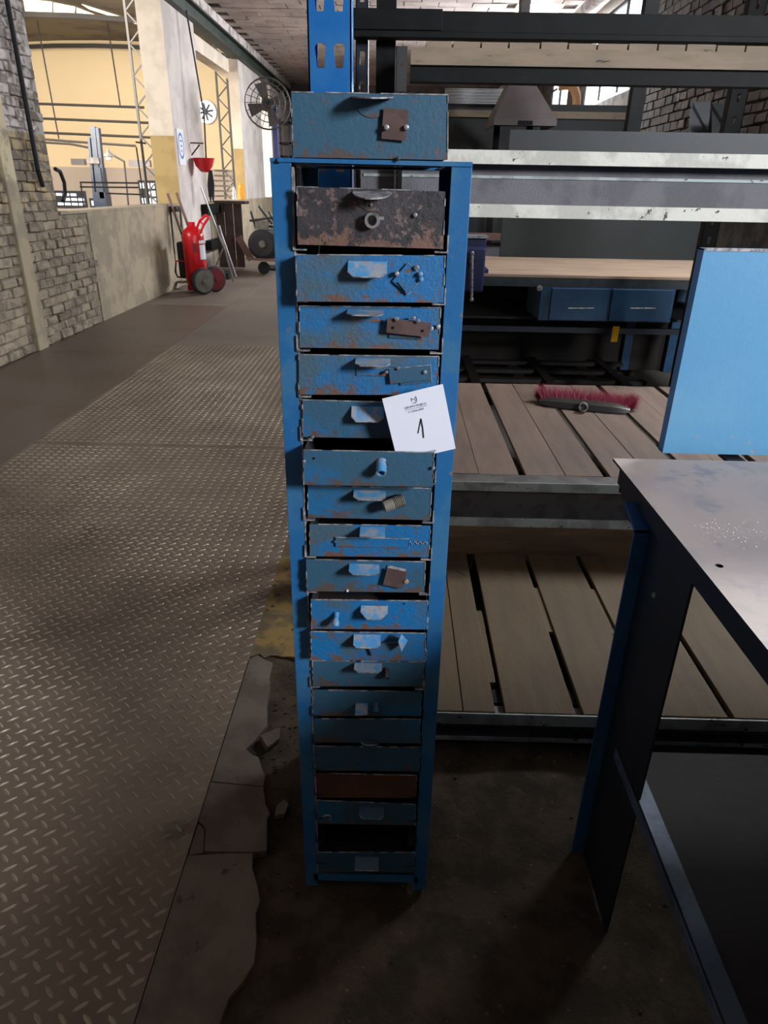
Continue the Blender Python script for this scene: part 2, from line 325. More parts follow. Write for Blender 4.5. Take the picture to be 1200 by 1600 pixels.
# broken concrete strip beside the plates, in the slabs its cracks divide it into
def strip(pts, z=0.002):
    b = MB(); b.slab([(x, y, -0.026) for x, y in pts], (0, 0, 0.026 + z)); b.build('concrete_slab', 'concrete', floor, bevel=0.002)
strip([(-0.483, 0.4), (-0.30, 0.4), (-0.318, 0.62), (-0.312, 0.70), (-0.315, 0.77), (-0.308, 0.818), (-0.285, 0.85), (-0.269, 0.89), (-0.274, 0.94), (-0.287, 0.997), (-0.282, 1.028), (-0.298, 1.07), (-0.318, 1.113), (-0.322, 1.151), (-0.377, 1.150), (-0.483, 1.140)], 0.003)
strip([(-0.483, 1.143), (-0.447, 1.153), (-0.461, 1.218), (-0.483, 1.238)], -0.001)
strip([(-0.483, 1.241), (-0.459, 1.220), (-0.445, 1.153), (-0.377, 1.153), (-0.322, 1.154), (-0.290, 1.159), (-0.296, 1.2), (-0.305, 1.25), (-0.300, 1.27), (-0.318, 1.30), (-0.334, 1.357), (-0.41, 1.362), (-0.483, 1.369)], 0.004)
strip([(-0.483, 1.372), (-0.41, 1.365), (-0.334, 1.360), (-0.336, 1.40), (-0.348, 1.418), (-0.368, 1.465), (-0.385, 1.472), (-0.411, 1.495), (-0.395, 1.52), (-0.365, 1.60), (-0.372, 1.63), (-0.377, 1.663), (-0.385, 1.70), (-0.385, 1.769), (-0.399, 1.83), (-0.399, 1.899), (-0.43, 1.915), (-0.458, 1.940), (-0.483, 1.918)], 0.003)
c = MB(); c.slab([(-0.383, 1.545, -0.012), (-0.351, 1.497, -0.012), (-0.321, 1.534, -0.012), (-0.326, 1.577, -0.008)], (0.004, 0, 0.022))
tag(c.build('concrete_chunk', 'concrete', bevel=0.003), 'largest loose angular chunk of concrete beside the broken slab strip', 'rubble')
c = MB(); c.slab([(-0.29, 1.262, -0.012), (-0.262, 1.268, -0.012), (-0.258, 1.30, -0.012), (-0.272, 1.315, -0.012), (-0.288, 1.295, -0.01)], (0.003, 0, 0.02))
tag(c.build('concrete_chunk', 'concrete', bevel=0.003), 'small pale stone lying in the dirt just left of the cabinet foot', 'rubble')
c = MB()
for i in range(420):
    x = rv(-0.36, -0.19) if i % 2 else rv(-0.35, 1.5); y = rv(0.75, 1.95) if i % 2 else rv(0.75, 1.6)
    r = rv(0.0015, 0.006); z = gz(x, y)
    pts = [Vector((x + r * rv(.6, 1.2) * math.cos(a), y + r * rv(.6, 1.2) * math.sin(a), z - 0.001)) for a in (0, 1.3, 2.5, 3.8, 5)]
    c.slab(pts, (rv(-.001, .001), 0, r * 0.9))
o = stuff(c.build('gravel', 'dirt', fixn=False)); o['label'] = 'scattered small grit and crumbs of concrete on the dirt ground'; o['category'] = 'gravel'

# ---- brick helper
def brick_mesh(name, m, sy, sz, t, seed):
    random.seed(seed); bm = bmesh.new(); bmesh.ops.create_cube(bm, size=1)
    bmesh.ops.scale(bm, vec=(t, sy, sz), verts=bm.verts)
    for v in bm.verts: v.co += Vector((rv(-.15, .2) * t, rv(-.05, .05) * sy, rv(-.09, .09) * sz))
    bmesh.ops.bevel(bm, geom=bm.edges[:], offset=min(sz, t) * 0.16, segments=1, affect='EDGES')
    me = bpy.data.meshes.new(name); bm.to_mesh(me); bm.free(); me.materials.append(M[m]); return me
def bricks(parent, m, X, side, Y0, Y1, Z0, Z1, ly, lz, t, skip=None, near=None, limit=300):
    ms = [brick_mesh('brick', m, ly * 0.93, lz * 0.86, t, s) for s in range(8)]
    cells = []
    for j in range(int((Z1 - Z0) / lz) + 1):
        z = Z0 + (j + .5) * lz
        if z + lz / 2 > Z1 + 0.03: continue
        y = Y0 + (ly / 2 if j % 2 else 0) + rv(-.02, .02)
        while y < Y1:
            if not (skip and skip(y, z)): cells.append((y, z))
            y += ly
    cells.sort(key=near)
    rest = MB()
    for i, (y, z) in enumerate(cells):
        d = rv(-0.004, 0.012)
        if i < limit:
            piece('brick', ms[i % 8], parent, (X + side * d, y, z), (rv(-.03, .03), 0, rv(-.03, .03)), (1, rv(.93, 1.03), rv(.9, 1.05)))
        else:
            hy, hz = ly * .46, lz * .42
            rest.box(X - t / 2 + side * d, X + t / 2 + side * d, y - hy, y + hy, z - hz, z + hz)
    if rest.v: stuff(rest.build('brickwork', m, parent))
    random.seed(99)
# left wall: full-height brick up to Y 7.67, parapet beyond
b = MB(); b.box(XW - 0.3, XW, -4.6, 7.62, 0, ZC + 0.1)
b.box(XW - 0.28, XW, 7.62, 8.35, 0, 1.19)
wl = struct(b, 'wall_left', 'lmortar')
def skipl(y, z):
    if y > 7.58 and z > 1.15: return True
    if y > 8.28 - (0.12 * math.sin(z * 9) + 0.03): return True
    return False
bricks(wl, 'wallbrick', XW - 0.010, 1, 4.9, 8.5, 0.0, 3.35, 0.27, 0.088, 0.05, skipl, near=lambda c: abs(c[0] - 6.9) * 0.55 + max(0, c[1] - 2.6) * 2 + (2 if c[0] < 5.4 else 0))
b = MB(); b.box(XW - 0.26, XW + 0.014, 8.3, 12.0, 0, 1.195); b.box(XW - 0.27, XW + 0.02, 7.64, 12.0, 1.195, 1.225)
b.box(XW - 0.26, XW + 0.01, 13.8, 25, 0, 1.22)
b.build('plastered_parapet', 'plaster', wl)
b = MB()  # plaster strip running down the bricks
P1 = at(14, 180, X=XW + 0.02); P2 = at(44, 290, X=XW + 0.02); P3 = at(88, 532, X=XW + 0.02)
yc_ = (at(66, 515, X=XW + .05).y + at(42, 410, X=XW + .05).y) / 2; b.box(XW - .01, XW + 0.05, yc_ - .1, yc_ + .1, 0.0, 2.45)
b.build('plaster_strip', 'plasterstrip', wl, bevel=0.01)
b = MB(); yc_ = at(62, 280, X=XW + .07).y; b.tube([(XW + 0.07, yc_, 3.9), (XW + 0.07, yc_, 1.60), (XW + 0.06, yc_ + .06, 1.46)], 0.022, 10)
tag(b.build('conduit', 'rubber'), 'dark conduit pipe running down the painted brick wall at far left', 'pipe')
b = MB(); b.tube([(XW + 0.05, 7.62, 1.62), (XW + 0.04, 7.74, 1.60), (XW + 0.02, 7.84, 1.50), (XW, 7.86, 1.38), (XW, 7.78, 1.32)], 0.02, 8)
tag(b.build('cable_loop', 'rubber'), 'black cable loop bulging from the end of the brick wall above the parapet', 'cable')
# pillars
def pillar(y0, y1, xa, xb, zt, dado, label):
    p = thing('concrete_pillar', ((xa + xb) / 2, (y0 + y1) / 2, 0), label, 'pillar')
    b = MB(); b.box(xa, xb, y0 + 0.012, y1, 0, zt); o = b.build('shaft', 'pillarside', p)
    b = MB(); b.box(xa, xb - 0.001, y0, y0 + 0.012, dado, zt); b.build('upper_render', 'pillarface', p)
    b = MB(); b.box(xa, xb - 0.001, y0, y0 + 0.012, 0, dado); b.build('painted_dado', 'mustard', p)
    return p
dz1 = at(250, 212, Y=12.03).z; dz2 = at(370, 232, Y=17.2).z
pillar(12.03, 13.8, at(212, 0, Y=12.03).x - 0.02, XW, 3.95, dz1, 'nearer square plastered pillar with mustard lower band and blue ringed sign')
pillar(17.3, 19.8, at(355, 95, Y=17.3).x, XW, 3.95, dz2, 'farther square plastered pillar with mustard lower band beyond the red basin')
b = MB(); b.box(-3.95, XW, 21.3, 25, 0, 3.95); tag(b.build('concrete_pillar', 'pillarside'), 'grey white plastered pier at the corridor end behind the fan', 'pillar')
# girder and lintel over the openings
b = MB(); b.box(XW - 0.12, XW + 0.12, 7.6, 25, 3.95, 3.99); b.box(XW - 0.12, XW + 0.12, 7.6, 25, 4.17, 4.2); b.box(XW - 0.03, XW + 0.03, 7.6, 25, 3.99, 4.17)
struct(b, 'trim_1', 'greenbeam')
b = MB(); b.box(XW - 0.2, XW + 0.06, 7.6, 25, 4.2, ZC); struct(b, 'trim_2', 'cornice')
b = MB(); b.box(XW - 0.45, XW - 0.2, 13.6, 25, 3.7, 3.95); struct(b, 'trim_3', 'pillarface')
# ceiling with its tiles
b = MB(); b.box(XW - 0.3, XR + 0.1, -4.6, 25.2, ZC + 0.03, ZC + 0.12); ceil = struct(b, 'ceiling', 'ceildark')
def ctile(s):
    random.seed(s); bm = bmesh.new(); bmesh.ops.create_cube(bm, size=1); bmesh.ops.scale(bm, vec=(0.585, 0.30, 0.03), verts=bm.verts)
    for v in bm.verts: v.co += Vector((rv(-.006, .006), rv(-.006, .006), rv(-.003, .003)))
    me = bpy.data.meshes.new('ceiling_tile'); bm.to_mesh(me); bm.free(); me.materials.append(M['ceilbrick']); return me
cm = [ctile(i) for i in range(5)]
cells = []
y = -4.4; j = 0
while y < 25:
    x = XW + 0.25 + (0.3 if j % 2 else 0)
    while x < XR: cells.append((x, y)); x += 0.6
    y += 0.315; j += 1
cells.sort(key=lambda c: abs(c[1] - 14.5) if c[1] > 11 else 99 + abs(c[1]))
rest = MB(); random.seed(5)
for i, (x, y) in enumerate(cells):
    if 1.9 < x < 2.95 and 14.2 < y < 15.2: continue
    if i < 300: piece('ceiling_tile', cm[i % 5], ceil, (x, y, ZC + 0.015 + rv(-.006, .006)), (0, 0, rv(-.01, .01)))
    else: rest.box(x - .292, x + .292, y - .15, y + .15, ZC, ZC + 0.03)
stuff(rest.build('ceiling_tiling', 'ceilbrick', ceil))
b = MB(); b.box(2.0, 2.8, 14.35, 15.05, ZC - 0.005, ZC + 0.02)
o = b.build('roof_light', 'sky_lit', ceil)
# right wall
b = MB()
b.box(XR, XR + 0.3, -4.6, 25.2, -0.02, 2.2)
for (ya, yb, za, zb) in ((-4.6, -2.6, 2.2, ZC + .1), (-2.6, -1.0, 3.5, ZC + .1), (-1.0, 4.0, 2.2, ZC + .1), (4.0, 5.2, 2.2, 3.3), (5.2, 6.5, 2.2, ZC + .1), (6.5, 7.9, 2.2, 3.3), (7.9, 12.6, 2.2, ZC + .1), (12.6, 19.6, 2.2, 3.0), (19.6, 25.2, 2.2, ZC + .1), (16.2, 17.6, 3.0, ZC + .1)):
    b.box(XR, XR + 0.3, ya, yb, za, zb)
wr = struct(b, 'wall_right', 'mortar')
bricks(wr, 'stone', XR - 0.004, -1, 4.5, 12.55, 1.6, 4.38, 0.26, 0.11, 0.05, lambda y, z: (6.4 < y < 8.0 or 3.9 < y < 5.3) and z > 3.25, near=lambda c: abs(c[0] - 8.6) + abs(c[1] - 3.0) * 1.5)
def window(n, y0, y1, z0, z1, bars, hb):
    b = MB(); b.box(XR + 0.02, XR + 0.06, y0, y1, z0, z0 + 0.05); b.box(XR + 0.02, XR + 0.06, y0, y1, z1 - 0.05, z1)
    b.box(XR + 0.02, XR + 0.06, y0, y0 + .05, z0, z1); b.box(XR + 0.02, XR + 0.06, y1 - .05, y1, z0, z1)
    w_ = struct(b, 'window_%d' % n, 'mullion')
    for k in range(1, bars): yy = y0 + (y1 - y0) * k / bars; MB().box(XR + 0.02, XR + 0.06, yy - .02, yy + .02, z0, z1).build('window_bar', 'mullion', w_)
    for k in range(1, hb): zz = z0 + (z1 - z0) * k / hb; MB().box(XR + 0.02, XR + 0.055, y0, y1, zz - .015, zz + .015).build('window_bar', 'mullion', w_)
    for k in range(bars):
        ya = y0 + (y1 - y0) * k / bars; yb = y0 + (y1 - y0) * (k + 1) / bars
        MB().box(XR + 0.07, XR + 0.075, ya, yb, z0, z1).build('pane', 'glass_lit', w_)
window(1, 12.6, 16.2, 3.0, ZC, 3, 2); window(2, 17.6, 19.6, 3.0, ZC, 2, 2); window(3, 6.5, 7.9, 3.3, ZC, 2, 1); window(9, 4.0, 5.2, 3.3, ZC, 2, 1); window(4, -2.6, -1.0, 2.2, 3.5, 3, 2)  # the unseen window beside the near side lamp is added for that lamp
# end wall and rear wall
b = MB(); b.box(XW - 0.3, XR + 0.3, 25, 25.3, 0, ZC + .1); struct(b, 'wall_back', 'stone')
b = MB(); b.box(XW - 0.3, XR + 0.3, -4.9, -4.6, 0, ZC + .1); struct(b, 'wall_rear', 'stone')
# the hall to the left
b = MB(); b.box(-17, XW - 0.28, -4.9, 28.3, -1.2, -1.1); struct(b, 'floor_hall', 'hallfloor')
b = MB(); b.box(-17, XW - 0.3, 28, 28.3, -1.2, 6.6); hw = struct(b, 'wall_far', 'yellow')
b = MB(); b.box(-17.3, -17, -4.9, 28.3, -1.2, 8); struct(b, 'wall_west', 'yellow')
b = MB(); b.box(-17, XW - .3, -4.9, -4.6, -1.2, 8); struct(b, 'wall_south', 'yellow')
# vaulted hall roof
b = MB(); n = 10; pts = []
for k in range(n + 1):
    x = -17.1 + (XW - 0.2 + 17.1) * k / n; t = (k / n) * 2 - 1; pts.append((x, 5.45 + .5 * (1 - t * t)))
def vz(x):
    t = (x + 17.1) / (XW - 0.2 + 17.1) * 2 - 1; return 5.45 + .5 * (1 - t * t)
for (xa, za), (xb, zb) in zip(pts[:-1], pts[1:]):
    b.slab([(xa, -4.9, za), (xb, -4.9, zb), (xb, -4.9, zb + .08), (xa, -4.9, za + .08)], (0, 33.2, 0))
roof = struct(b, 'ceiling_hall', 'roof')
b = MB(); b.box(XW - 0.35, XW - 0.2, -4.9, 28.3, 4.3, 6.2); struct(b, 'wall_upper', 'roof')
for quad in (((37, 3), (82, 7), (82, 24), (40, 22)), ((84, 8), (118, 14), (117, 27), (84, 24)), ((120, 15), (153, 27), (152, 31), (120, 28)), ((128, 9), (218, 35), (218, 39), (140, 17)), ((306, 79), (350, 92), (350, 98), (306, 87))):
    P_ = [at(*p, Z=5.86) for p in quad]; P_ = [Vector((p.x, p.y, vz(p.x) - .03)) for p in P_]
    MB().slab(P_, (0, 0, .01)).build('roof_light', 'sky_lit', roof)
for k in range(5):
    yy = 9.0 + 4.6 * k; q = MB()
    for (xa, za), (xb, zb) in zip(pts[:-1], pts[1:]): q.bar((xa, yy, za - .25), (xb, yy, zb - .25), 0.08, 0.12)
    q.build('roof_rib', 'hallmetal', roof)
def far(px, py, Y=27.9): return at(px, py, Y=Y)
# round window with radial bars on the far wall
cc = far(322, 175); r = (far(337, 175) - far(307, 175)).length / 2 * 1.02
rw = struct(MB().lathe(cc + Vector((0, .05, 0)), (0, -1, 0), [(0, r * 1.08), (0.06, r * 1.08)], 28), 'window_5', 'pillarside')
MB().lathe(cc, (0, -1, 0), [(0.012, r), (0.02, r)], 28).build('pane', 'glass_lit', rw)
for k in range(8):
    a = PI * k / 4 + .2; MB().bar(cc + Vector((0, -.05, 0)) + Vector((math.cos(a), 0, math.sin(a))) * r * .12, cc + Vector((0, -.05, 0)) + Vector((math.cos(a), 0, math.sin(a))) * r * .78, 0.06, 0.04, (0, 1, 0)).build('fan_blade', 'mullion', rw)
MB().lathe(cc + Vector((0, -.03, 0)), (0, -1, 0), [(0, r * .17), (0.05, r * .17)], 14).build('hub', 'mullion', rw)
# low windows in the far wall
def farwin(n, x0p, x1p, y0p, y1p, cols, rows):
    a = far(x0p, y0p); c_ = far(x1p, y1p); wdt = (c_.x - a.x) / cols; ht = (a.z - c_.z) / rows
    b = MB(); b.box(a.x - .05, c_.x + .05, 27.92, 27.98, c_.z - .05, a.z + .05); w_ = struct(b, 'window_%d' % n, 'mullion')
    for i in range(cols):
        for j in range(rows):
            if (i * 3 + j * 5) % 7 == 5: continue
            MB().box(a.x + wdt * i + .03, a.x + wdt * (i + 1) - .03, 27.9, 27.915, c_.z + ht * j + .04, c_.z + ht * (j + 1) - .04).build('pane', 'glass_lit', w_)
farwin(6, 86, 134, 300, 323, 4, 3); farwin(7, 141, 152, 312, 323, 1, 1); farwin(8, 217, 246, 284, 320, 3, 3)

# ================================================================== HALL OBJECTS
def lattice(x, y, z0, z1, wd, label):
    t = thing('lattice_mast', (x, y, z0), label, 'mast')
    for sx in (-1, 1):
        MB().box(x + sx * wd / 2 - .025, x + sx * wd / 2 + .025, y - .025, y + .025, z0, z1).build('chord', 'hallmetal', t)
    q = MB(); z = z0; s = 1; stp = wd * 1.0
    while z + stp < z1:
        q.bar((x - s * wd / 2, y, z), (x + s * wd / 2, y, z + stp), 0.03, 0.03, (0, 1, 0)); s = -s; z += stp
    q.build('lacing', 'hallmetal', t)
a = at(228, 200, Y=18); lattice(a.x, 18, -1.1, 5.35, 0.30, 'steel lattice mast in the hall left of the nearer pillar')
a = at(352, 200, Y=22); lattice(a.x, 22, -1.1, 5.3, 0.3, 'steel lattice mast seen between the two plastered pillars')
def rods(lst, Y, r, label, name='pipe_run'):
    t = thing(name, at(*lst[0][0], Y=Y), label, 'pipe')
    for A, B in lst:
        a = at(*A, Y=Y); b_ = at(*B, Y=Y)
        if name == 'wire': d_ = (b_ - a); a = a - d_ * ((vz(a.x) - .02 - a.z) / -d_.z)
        MB().cyl(a, b_, r, n=8).build('rod', 'hallmetal', t)
    if name != 'wire':
        a = at(*lst[0][0], Y=Y); MB().box(a.x - .04, a.x + .04, Y - .04, Y + .04, -1.1, a.z + .05).build('post', 'hallmetal', t)
rods([((60, 185), (232, 192)), ((60, 207), (240, 215)), ((56, 162), (225, 168))], 24, 0.035, 'three horizontal pipes across the yellow hall wall')
rods([((62, 217), (124, 222)), ((124, 222), (212, 228)), ((60, 222), (110, 225)), ((110, 225), (146, 232))], 22, 0.03, 'sagging bundle of cables and pipe above the hall machines')
rods([((63, 60), (92, 217)), ((170, 50), (188, 166))], 25, 0.022, 'two slanting tension wires in front of the yellow wall', 'wire')
t = thing('hall_machine', at(160, 322, Y=16), 'tall blue grey column machine standing in the hall below the lamp', 'machine')
for (A, B, ww) in (((146, 198), (158, 320), .10), ((153, 200), (166, 322), .06), ((140, 215), (150, 322), .05)):
    MB().bar(at(*A, Y=16), at(*B, Y=16), ww, .12, (0, 1, 0)).build('column', 'navy', t)
a = at(158, 300, Y=16); MB().box(a.x - .12, a.x + .12, 15.9, 16.2, -1.1, a.z).build('base_column', 'navy', t)
a = at(138, 246, Y=16); c_ = at(158, 256, Y=16); MB().box(a.x, c_.x, 15.9, 16.1, c_.z, a.z).build('head', 'machine', t)
a = at(152, 262, Y=16); c_ = at(166, 310, Y=16); MB().box(a.x, c_.x, 15.9, 16.2, c_.z, a.z).build('body', 'navy', t)
t = thing('hanging_lamp', at(168, 234, Y=17), 'small conical lamp shade on a bent arm in the hall', 'lamp')
a = at(168, 232, Y=17); MB().lathe(a, (0, 0, -1), [(0, .02), (.08, .04), (.16, .17)], 16).build('shade', 'machine', t)
MB().lathe(a + Vector((0, 0, -.14)), (0, 0, -1), [(0, .07), (.08, .06), (.1, .02)], 12).build('bulb', 'label', t)
MB().tube([a + Vector((.05, 0, -.1)), at(194, 252, Y=17), at(201, 325, Y=17), Vector((at(201, 325, Y=17).x, 17, -1.1))], .022, 8).build('arm', 'hallmetal', t)
t = thing('guard_rail', at(160, 300, Y=14), 'grey tube railing in the hall behind the parapet', 'railing')
for px_ in (131, 226): a = at(px_, 318, Y=14); MB().cyl(a, (a.x, 14, -1.1), .014, n=8).build('post', 'hallmetal', t)
for A, B in (((125, 285), (216, 286)), ((125, 292), (216, 293)), ((126, 284), (131, 326)), ((213, 230), (226, 320)), ((220, 218), (233, 320)), ((212, 222), (228, 224)), ((165, 302), (222, 304))):
    MB().cyl(at(*A, Y=14), at(*B, Y=14), .014, n=8).build('rail', 'hallmetal', t)
b = MB(); a = at(112, 248, Y=26); c_ = at(134, 258, Y=26); b.box(a.x, c_.x, 25.9, 26.1, c_.z, a.z); tag(b.build('wall_unit', 'ladder'), 'pale grey box on the hall wall left of the column machine', 'box')
b = MB(); a = at(202, 250, Y=26); c_ = at(236, 261, Y=26); b.box(a.x, c_.x, 25.9, 26.1, c_.z, a.z); tag(b.build('wall_unit', 'ladder'), 'long pale grey box on the hall wall right of the lamp', 'box')
t = thing('shelf_frame', at(345, 300, Y=15.5), 'pale stacked shelf frame seen over the parapet between the pillars', 'shelf')
for k in range(6):
    a = at(335, 265 + 8 * k, Y=15.5); c_ = at(357, 268 + 8 * k, Y=15.5); MB().box(a.x, c_.x, 15.45, 15.9, c_.z, a.z).build('shelf_board', 'rail', t)

# ================================================================== CORRIDOR OBJECTS
# sign on the pillar
t = thing('pillar_sign', at(282, 230, X=XW), 'white upright sign with a blue ring on the nearer pillar', 'sign')
a = at(283, 228, X=XW + .01); b = MB(); b.box(XW, XW + .012, a.y - .18, a.y + .18, a.z - .28, a.z + .24); b.build('board', 'label', t)
q = MB(); n = 24
for i in range(n):
    a0, a1 = 2 * PI * i / n, 2 * PI * (i + 1) / n
    p = lambda an, rr: Vector((XW + .013, a.y + math.cos(an) * rr * .8, a.z + math.sin(an) * rr))
    q.add([p(a0, .19), p(a1, .19), p(a1, .15), p(a0, .15)], [(0, 1, 2, 3)])
for k, zz in enumerate((0.07, 0.0, -0.07)): q.box(XW + .012, XW + .0135, a.y - .05 + .02 * k, a.y + .06 - .01 * k, a.z + zz - .012, a.z + zz + .012)
q.build('ring_emblem', 'signblue', t)
# wheeled fire extinguisher
EX, EY = -3.05, 10.95
t = thing('wheeled_extinguisher', (EX, EY, 0), 'red wheeled fire extinguisher with white label leaning upright by the pillar', 'extinguisher')
bc = at(309, 450, Y=EY); r = (at(326, 400, Y=EY) - at(289, 400, Y=EY)).length / 2 * 0.9; zt = at(308, 356, Y=EY).z
MB().lathe((bc.x, EY, 0.1), (0, 0, 1), [(0, r * .8), (.05, r), (zt - .22, r), (zt - .14, r * .85), (zt - .1, r * .5), (zt - .07, .05), (zt - .02, .05)], 24).build('cylinder', 'red', t, smooth=True)
hd = [at(304, 365, Y=EY - .1), at(312, 345, Y=EY - .12), at(322, 336, Y=EY - .14), at(326, 340, Y=EY - .14), at(318, 352, Y=EY - .1), at(312, 366, Y=EY - .1)]
MB().tube(hd, .018, 8).build('handle', 'red', t); MB().tube([hd[1], hd[4]], .012, 6).build('handle', 'red', t)
MB().tube([at(300, 362, Y=EY), at(294, 356, Y=EY), at(287, 362, Y=EY), at(285, 372, Y=EY)], .02, 8).build('hose', 'rubber', t)
a = at(275, 378, Y=EY + .02); c_ = at(292, 434, Y=EY + .02); MB().box(a.x, c_.x, EY, EY + .2, c_.z, a.z).build('hose_box', 'rubber', t, bevel=.03)
MB().tube([at(274, 408, Y=EY - .02), at(291, 408, Y=EY - .02)], .012, 6).build('strap', 'red', t)
MB().tube([at(275, 410, Y=EY), at(274, 425, Y=EY), at(278, 433, Y=EY), at(290, 434, Y=EY)], .012, 6).build('hose', 'rubber', t)
for X_, Y_, pxc, mm, s in ((0, EY - .32, 317, 'hub', 1), (0, EY - .02, 336, 'darkred', 1)):
    a = at(pxc, 440, Y=Y_); R_ = a.z if False else 0.19; a = Vector((a.x, Y_, R_ + .003)); ax = Vector((0.75, -0.66, 0)).normalized()
    MB().lathe(a - ax * .03, ax, [(0, R_ * .9), (.01, R_), (.05, R_), (.06, R_ * .9)], 28).build('wheel', 'rubber', t, smooth=True)
    w_ = t.children[-1]
    MB().lathe(a + ax * .03, ax, [(0, R_ * .84), (.006, R_ * .84), (.01, R_ * .2), (.03, R_ * .17)], 24).build('wheel_disc', mm, w_)
a = at(311, 376, Y=EY - r - .01); 
def curved_label(px0, px1, py0, py1, m, nm):
    A = at(px0, py0, Y=EY - r * .8); B = at(px1, py1, Y=EY - r * .8); q = MB(); n = 6
    for i in range(n):
        xs_ = [A.x + (B.x - A.x) * (i + k) / n for k in (0, 1)]
        yy = [EY - math.sqrt(max(0, (r + .004) ** 2 - (x - bc.x) ** 2)) for x in xs_]
        q.add([(xs_[0], yy[0], B.z), (xs_[1], yy[1], B.z), (xs_[1], yy[1], A.z), (xs_[0], yy[0], A.z)], [(0, 1, 2, 3)])
    q.build(nm, m, t)
curved_label(310, 318, 376, 381, 'label', 'label'); curved_label(311, 319, 383, 406, 'label', 'label'); curved_label(302, 309, 380, 394, 'darkred', 'label')
MB().cyl((bc.x - .12, EY - .0, 0.17), (bc.x + .2, EY - .2, 0.19), .015, n=8).build('axle', 'darksteel', t)
MB().box(bc.x - .12, bc.x + .1, EY - .12, EY + .12, .03, .11).build('foot', 'red', t)
# hand cart handles behind it
t = thing('hand_truck', (-3.3, 11.6, 0), 'two-handled hand truck with brown grips leaning behind the extinguisher', 'trolley')
MB().cyl(at(262, 302, Y=11.3), at(291, 385, Y=11.3), .022, n=8).build('grip_bar', 'stick', t)
MB().cyl(at(276, 301, Y=11.3), at(300, 370, Y=11.3), .022, n=8).build('grip_bar', 'stick', t)
MB().cyl(at(266, 322, Y=11.35), at(276, 440, Y=11.35), .014, n=8).build('frame_bar', 'darksteel', t)
MB().cyl(at(281, 322, Y=11.35), at(286, 380, Y=11.35), .014, n=8).build('frame_bar', 'darksteel', t)
MB().bar(at(265, 327, Y=11.35), at(283, 326, Y=11.35), .05, .08).build('cross_bar', 'darksteel', t)
MB().bar(at(278, 440, Y=11.3), at(300, 440, Y=11.3), .15, .03).build('toe_plate', 'ladder', t)
# red basin on bracket
t = thing('hanging_basin', at(318, 262, Y=12.95), 'red plastic funnel basin hanging on an arm beside the nearer pillar', 'basin')
c0 = at(318, 247, Y=12.95); rt = (at(335, 247, Y=12.95) - at(301, 247, Y=12.95)).length / 2; zb = at(318, 269, Y=12.95).z
MB().lathe(c0, (0, 0, -1), [(0, rt), (.02, rt * .93), ((c0.z - zb) * .6, rt * .74), ((c0.z - zb) * .9, rt * .45), (c0.z - zb, rt * .3)], 20).build('bowl', 'redplastic', t, smooth=True)
MB().tube([at(322, 247, Y=12.95), at(319, 180, Y=12.95), Vector((XW + .13, 12.95, 3.97))], .014, 8).build('hanger', 'darksteel', t)
MB().tube([at(294, 223, Y=12.95), at(318, 224, Y=12.95)], .012, 6).build('bracket', 'hallmetal', t)
MB().tube([at(294, 223, Y=12.95), at(296, 247, Y=12.95), at(312, 226, Y=12.95)], .012, 6).build('bracket', 'hallmetal', t)
t = thing('cable_hank', at(330, 300, Y=12.95), 'bunch of dark straps hanging below the red basin', 'cable')
for k in range(6): MB().tube([at(327 + k * .7, 266, Y=12.95), at(325 + k * 1.8, 288, Y=12.97), at(327 + k * 1.3, 308 + k % 3 * 4, Y=12.95)], .012, 6).build('strap', 'mullion', t)
# tripod / ladder and black wall brackets
t = thing('folding_stand', (-2.7, 12.6, 0), 'aluminium folding stand with splayed legs right of the extinguisher', 'stand')
for A, B, rr in (((314, 293), (342, 366), .012), ((342, 352), (365, 440), .02), ((344, 360), (369, 433), .018), ((350, 385), (332, 428), .012), ((342, 366), (352, 390), .025)):
    MB().cyl(at(*A, Y=12.2), at(*B, Y=12.2), rr, n=8).build('leg', 'ladder', t)
for (px, py) in ((321, 327), (327, 383)):
    t = at(px, py, X=XW + .05); b = MB(); b.box(XW, XW + .12, t.y - .1, t.y + 1.2, t.z - .08, t.z + .08)
    tag(b.build('wall_bracket', 'black'), 'black bar fixed on the pillar side, %s' % ('upper one level with the basin straps' if py < 350 else 'lower one behind the folding stand'), 'bracket')
b = MB(); a = at(352, 436, Z=0); b.lathe(a, (0, 0, 1), [(0, .09), (.1, .1), (.12, .06)], 14); tag(b.build('tin', 'board'), 'small green tin on the floor behind the folding stand', 'tin')
# brown sheet partition and machines
t = thing('sheet_screen', (-3.1, 14.2, 0), 'brown sheet metal screen standing against the parapet', 'screen')
a = at(336, 318, Y=14.3); c_ = at(383, 415, Y=14.3)
for k in range(3):
    xa = a.x + (c_.x - a.x) * k / 3; MB().box(xa + .005, a.x + (c_.x - a.x) * (k + 1) / 3 - .005, 14.25 + .03 * k, 14.3 + .03 * k, .02, a.z).build('sheet', 'brownplate', t)
MB().box(a.x - .02, c_.x + .1, 14.2, 14.6, a.z, a.z + .05).build('top_rail', 'brownplate', t)
MB().bar(at(372, 370, Y=13.7), at(393, 406, Y=13.7), .12, .02, (0, 1, 0)).build('prop', 'stick', t)
t = thing('engine_unit', (-2.3, 13.3, 0), 'grimy portable compressor with wheel beside the walkway far end', 'machine')
a = at(396, 360, Y=13.3); c_ = at(452, 405, Y=13.3); MB().box(a.x, c_.x, 13.3, 14.1, c_.z, a.z).build('housing', 'machine', t, bevel=.03)
MB().lathe(at(410, 382, Y=13.28), (0, -1, 0), [(0, .26), (.03, .26), (.06, .2)], 22).build('fan_guard', 'rubber', t)
MB().lathe(at(410, 382, Y=13.2), (0, -1, 0), [(0, .07), (.03, .05)], 12).build('fan_hub', 'hub', t)
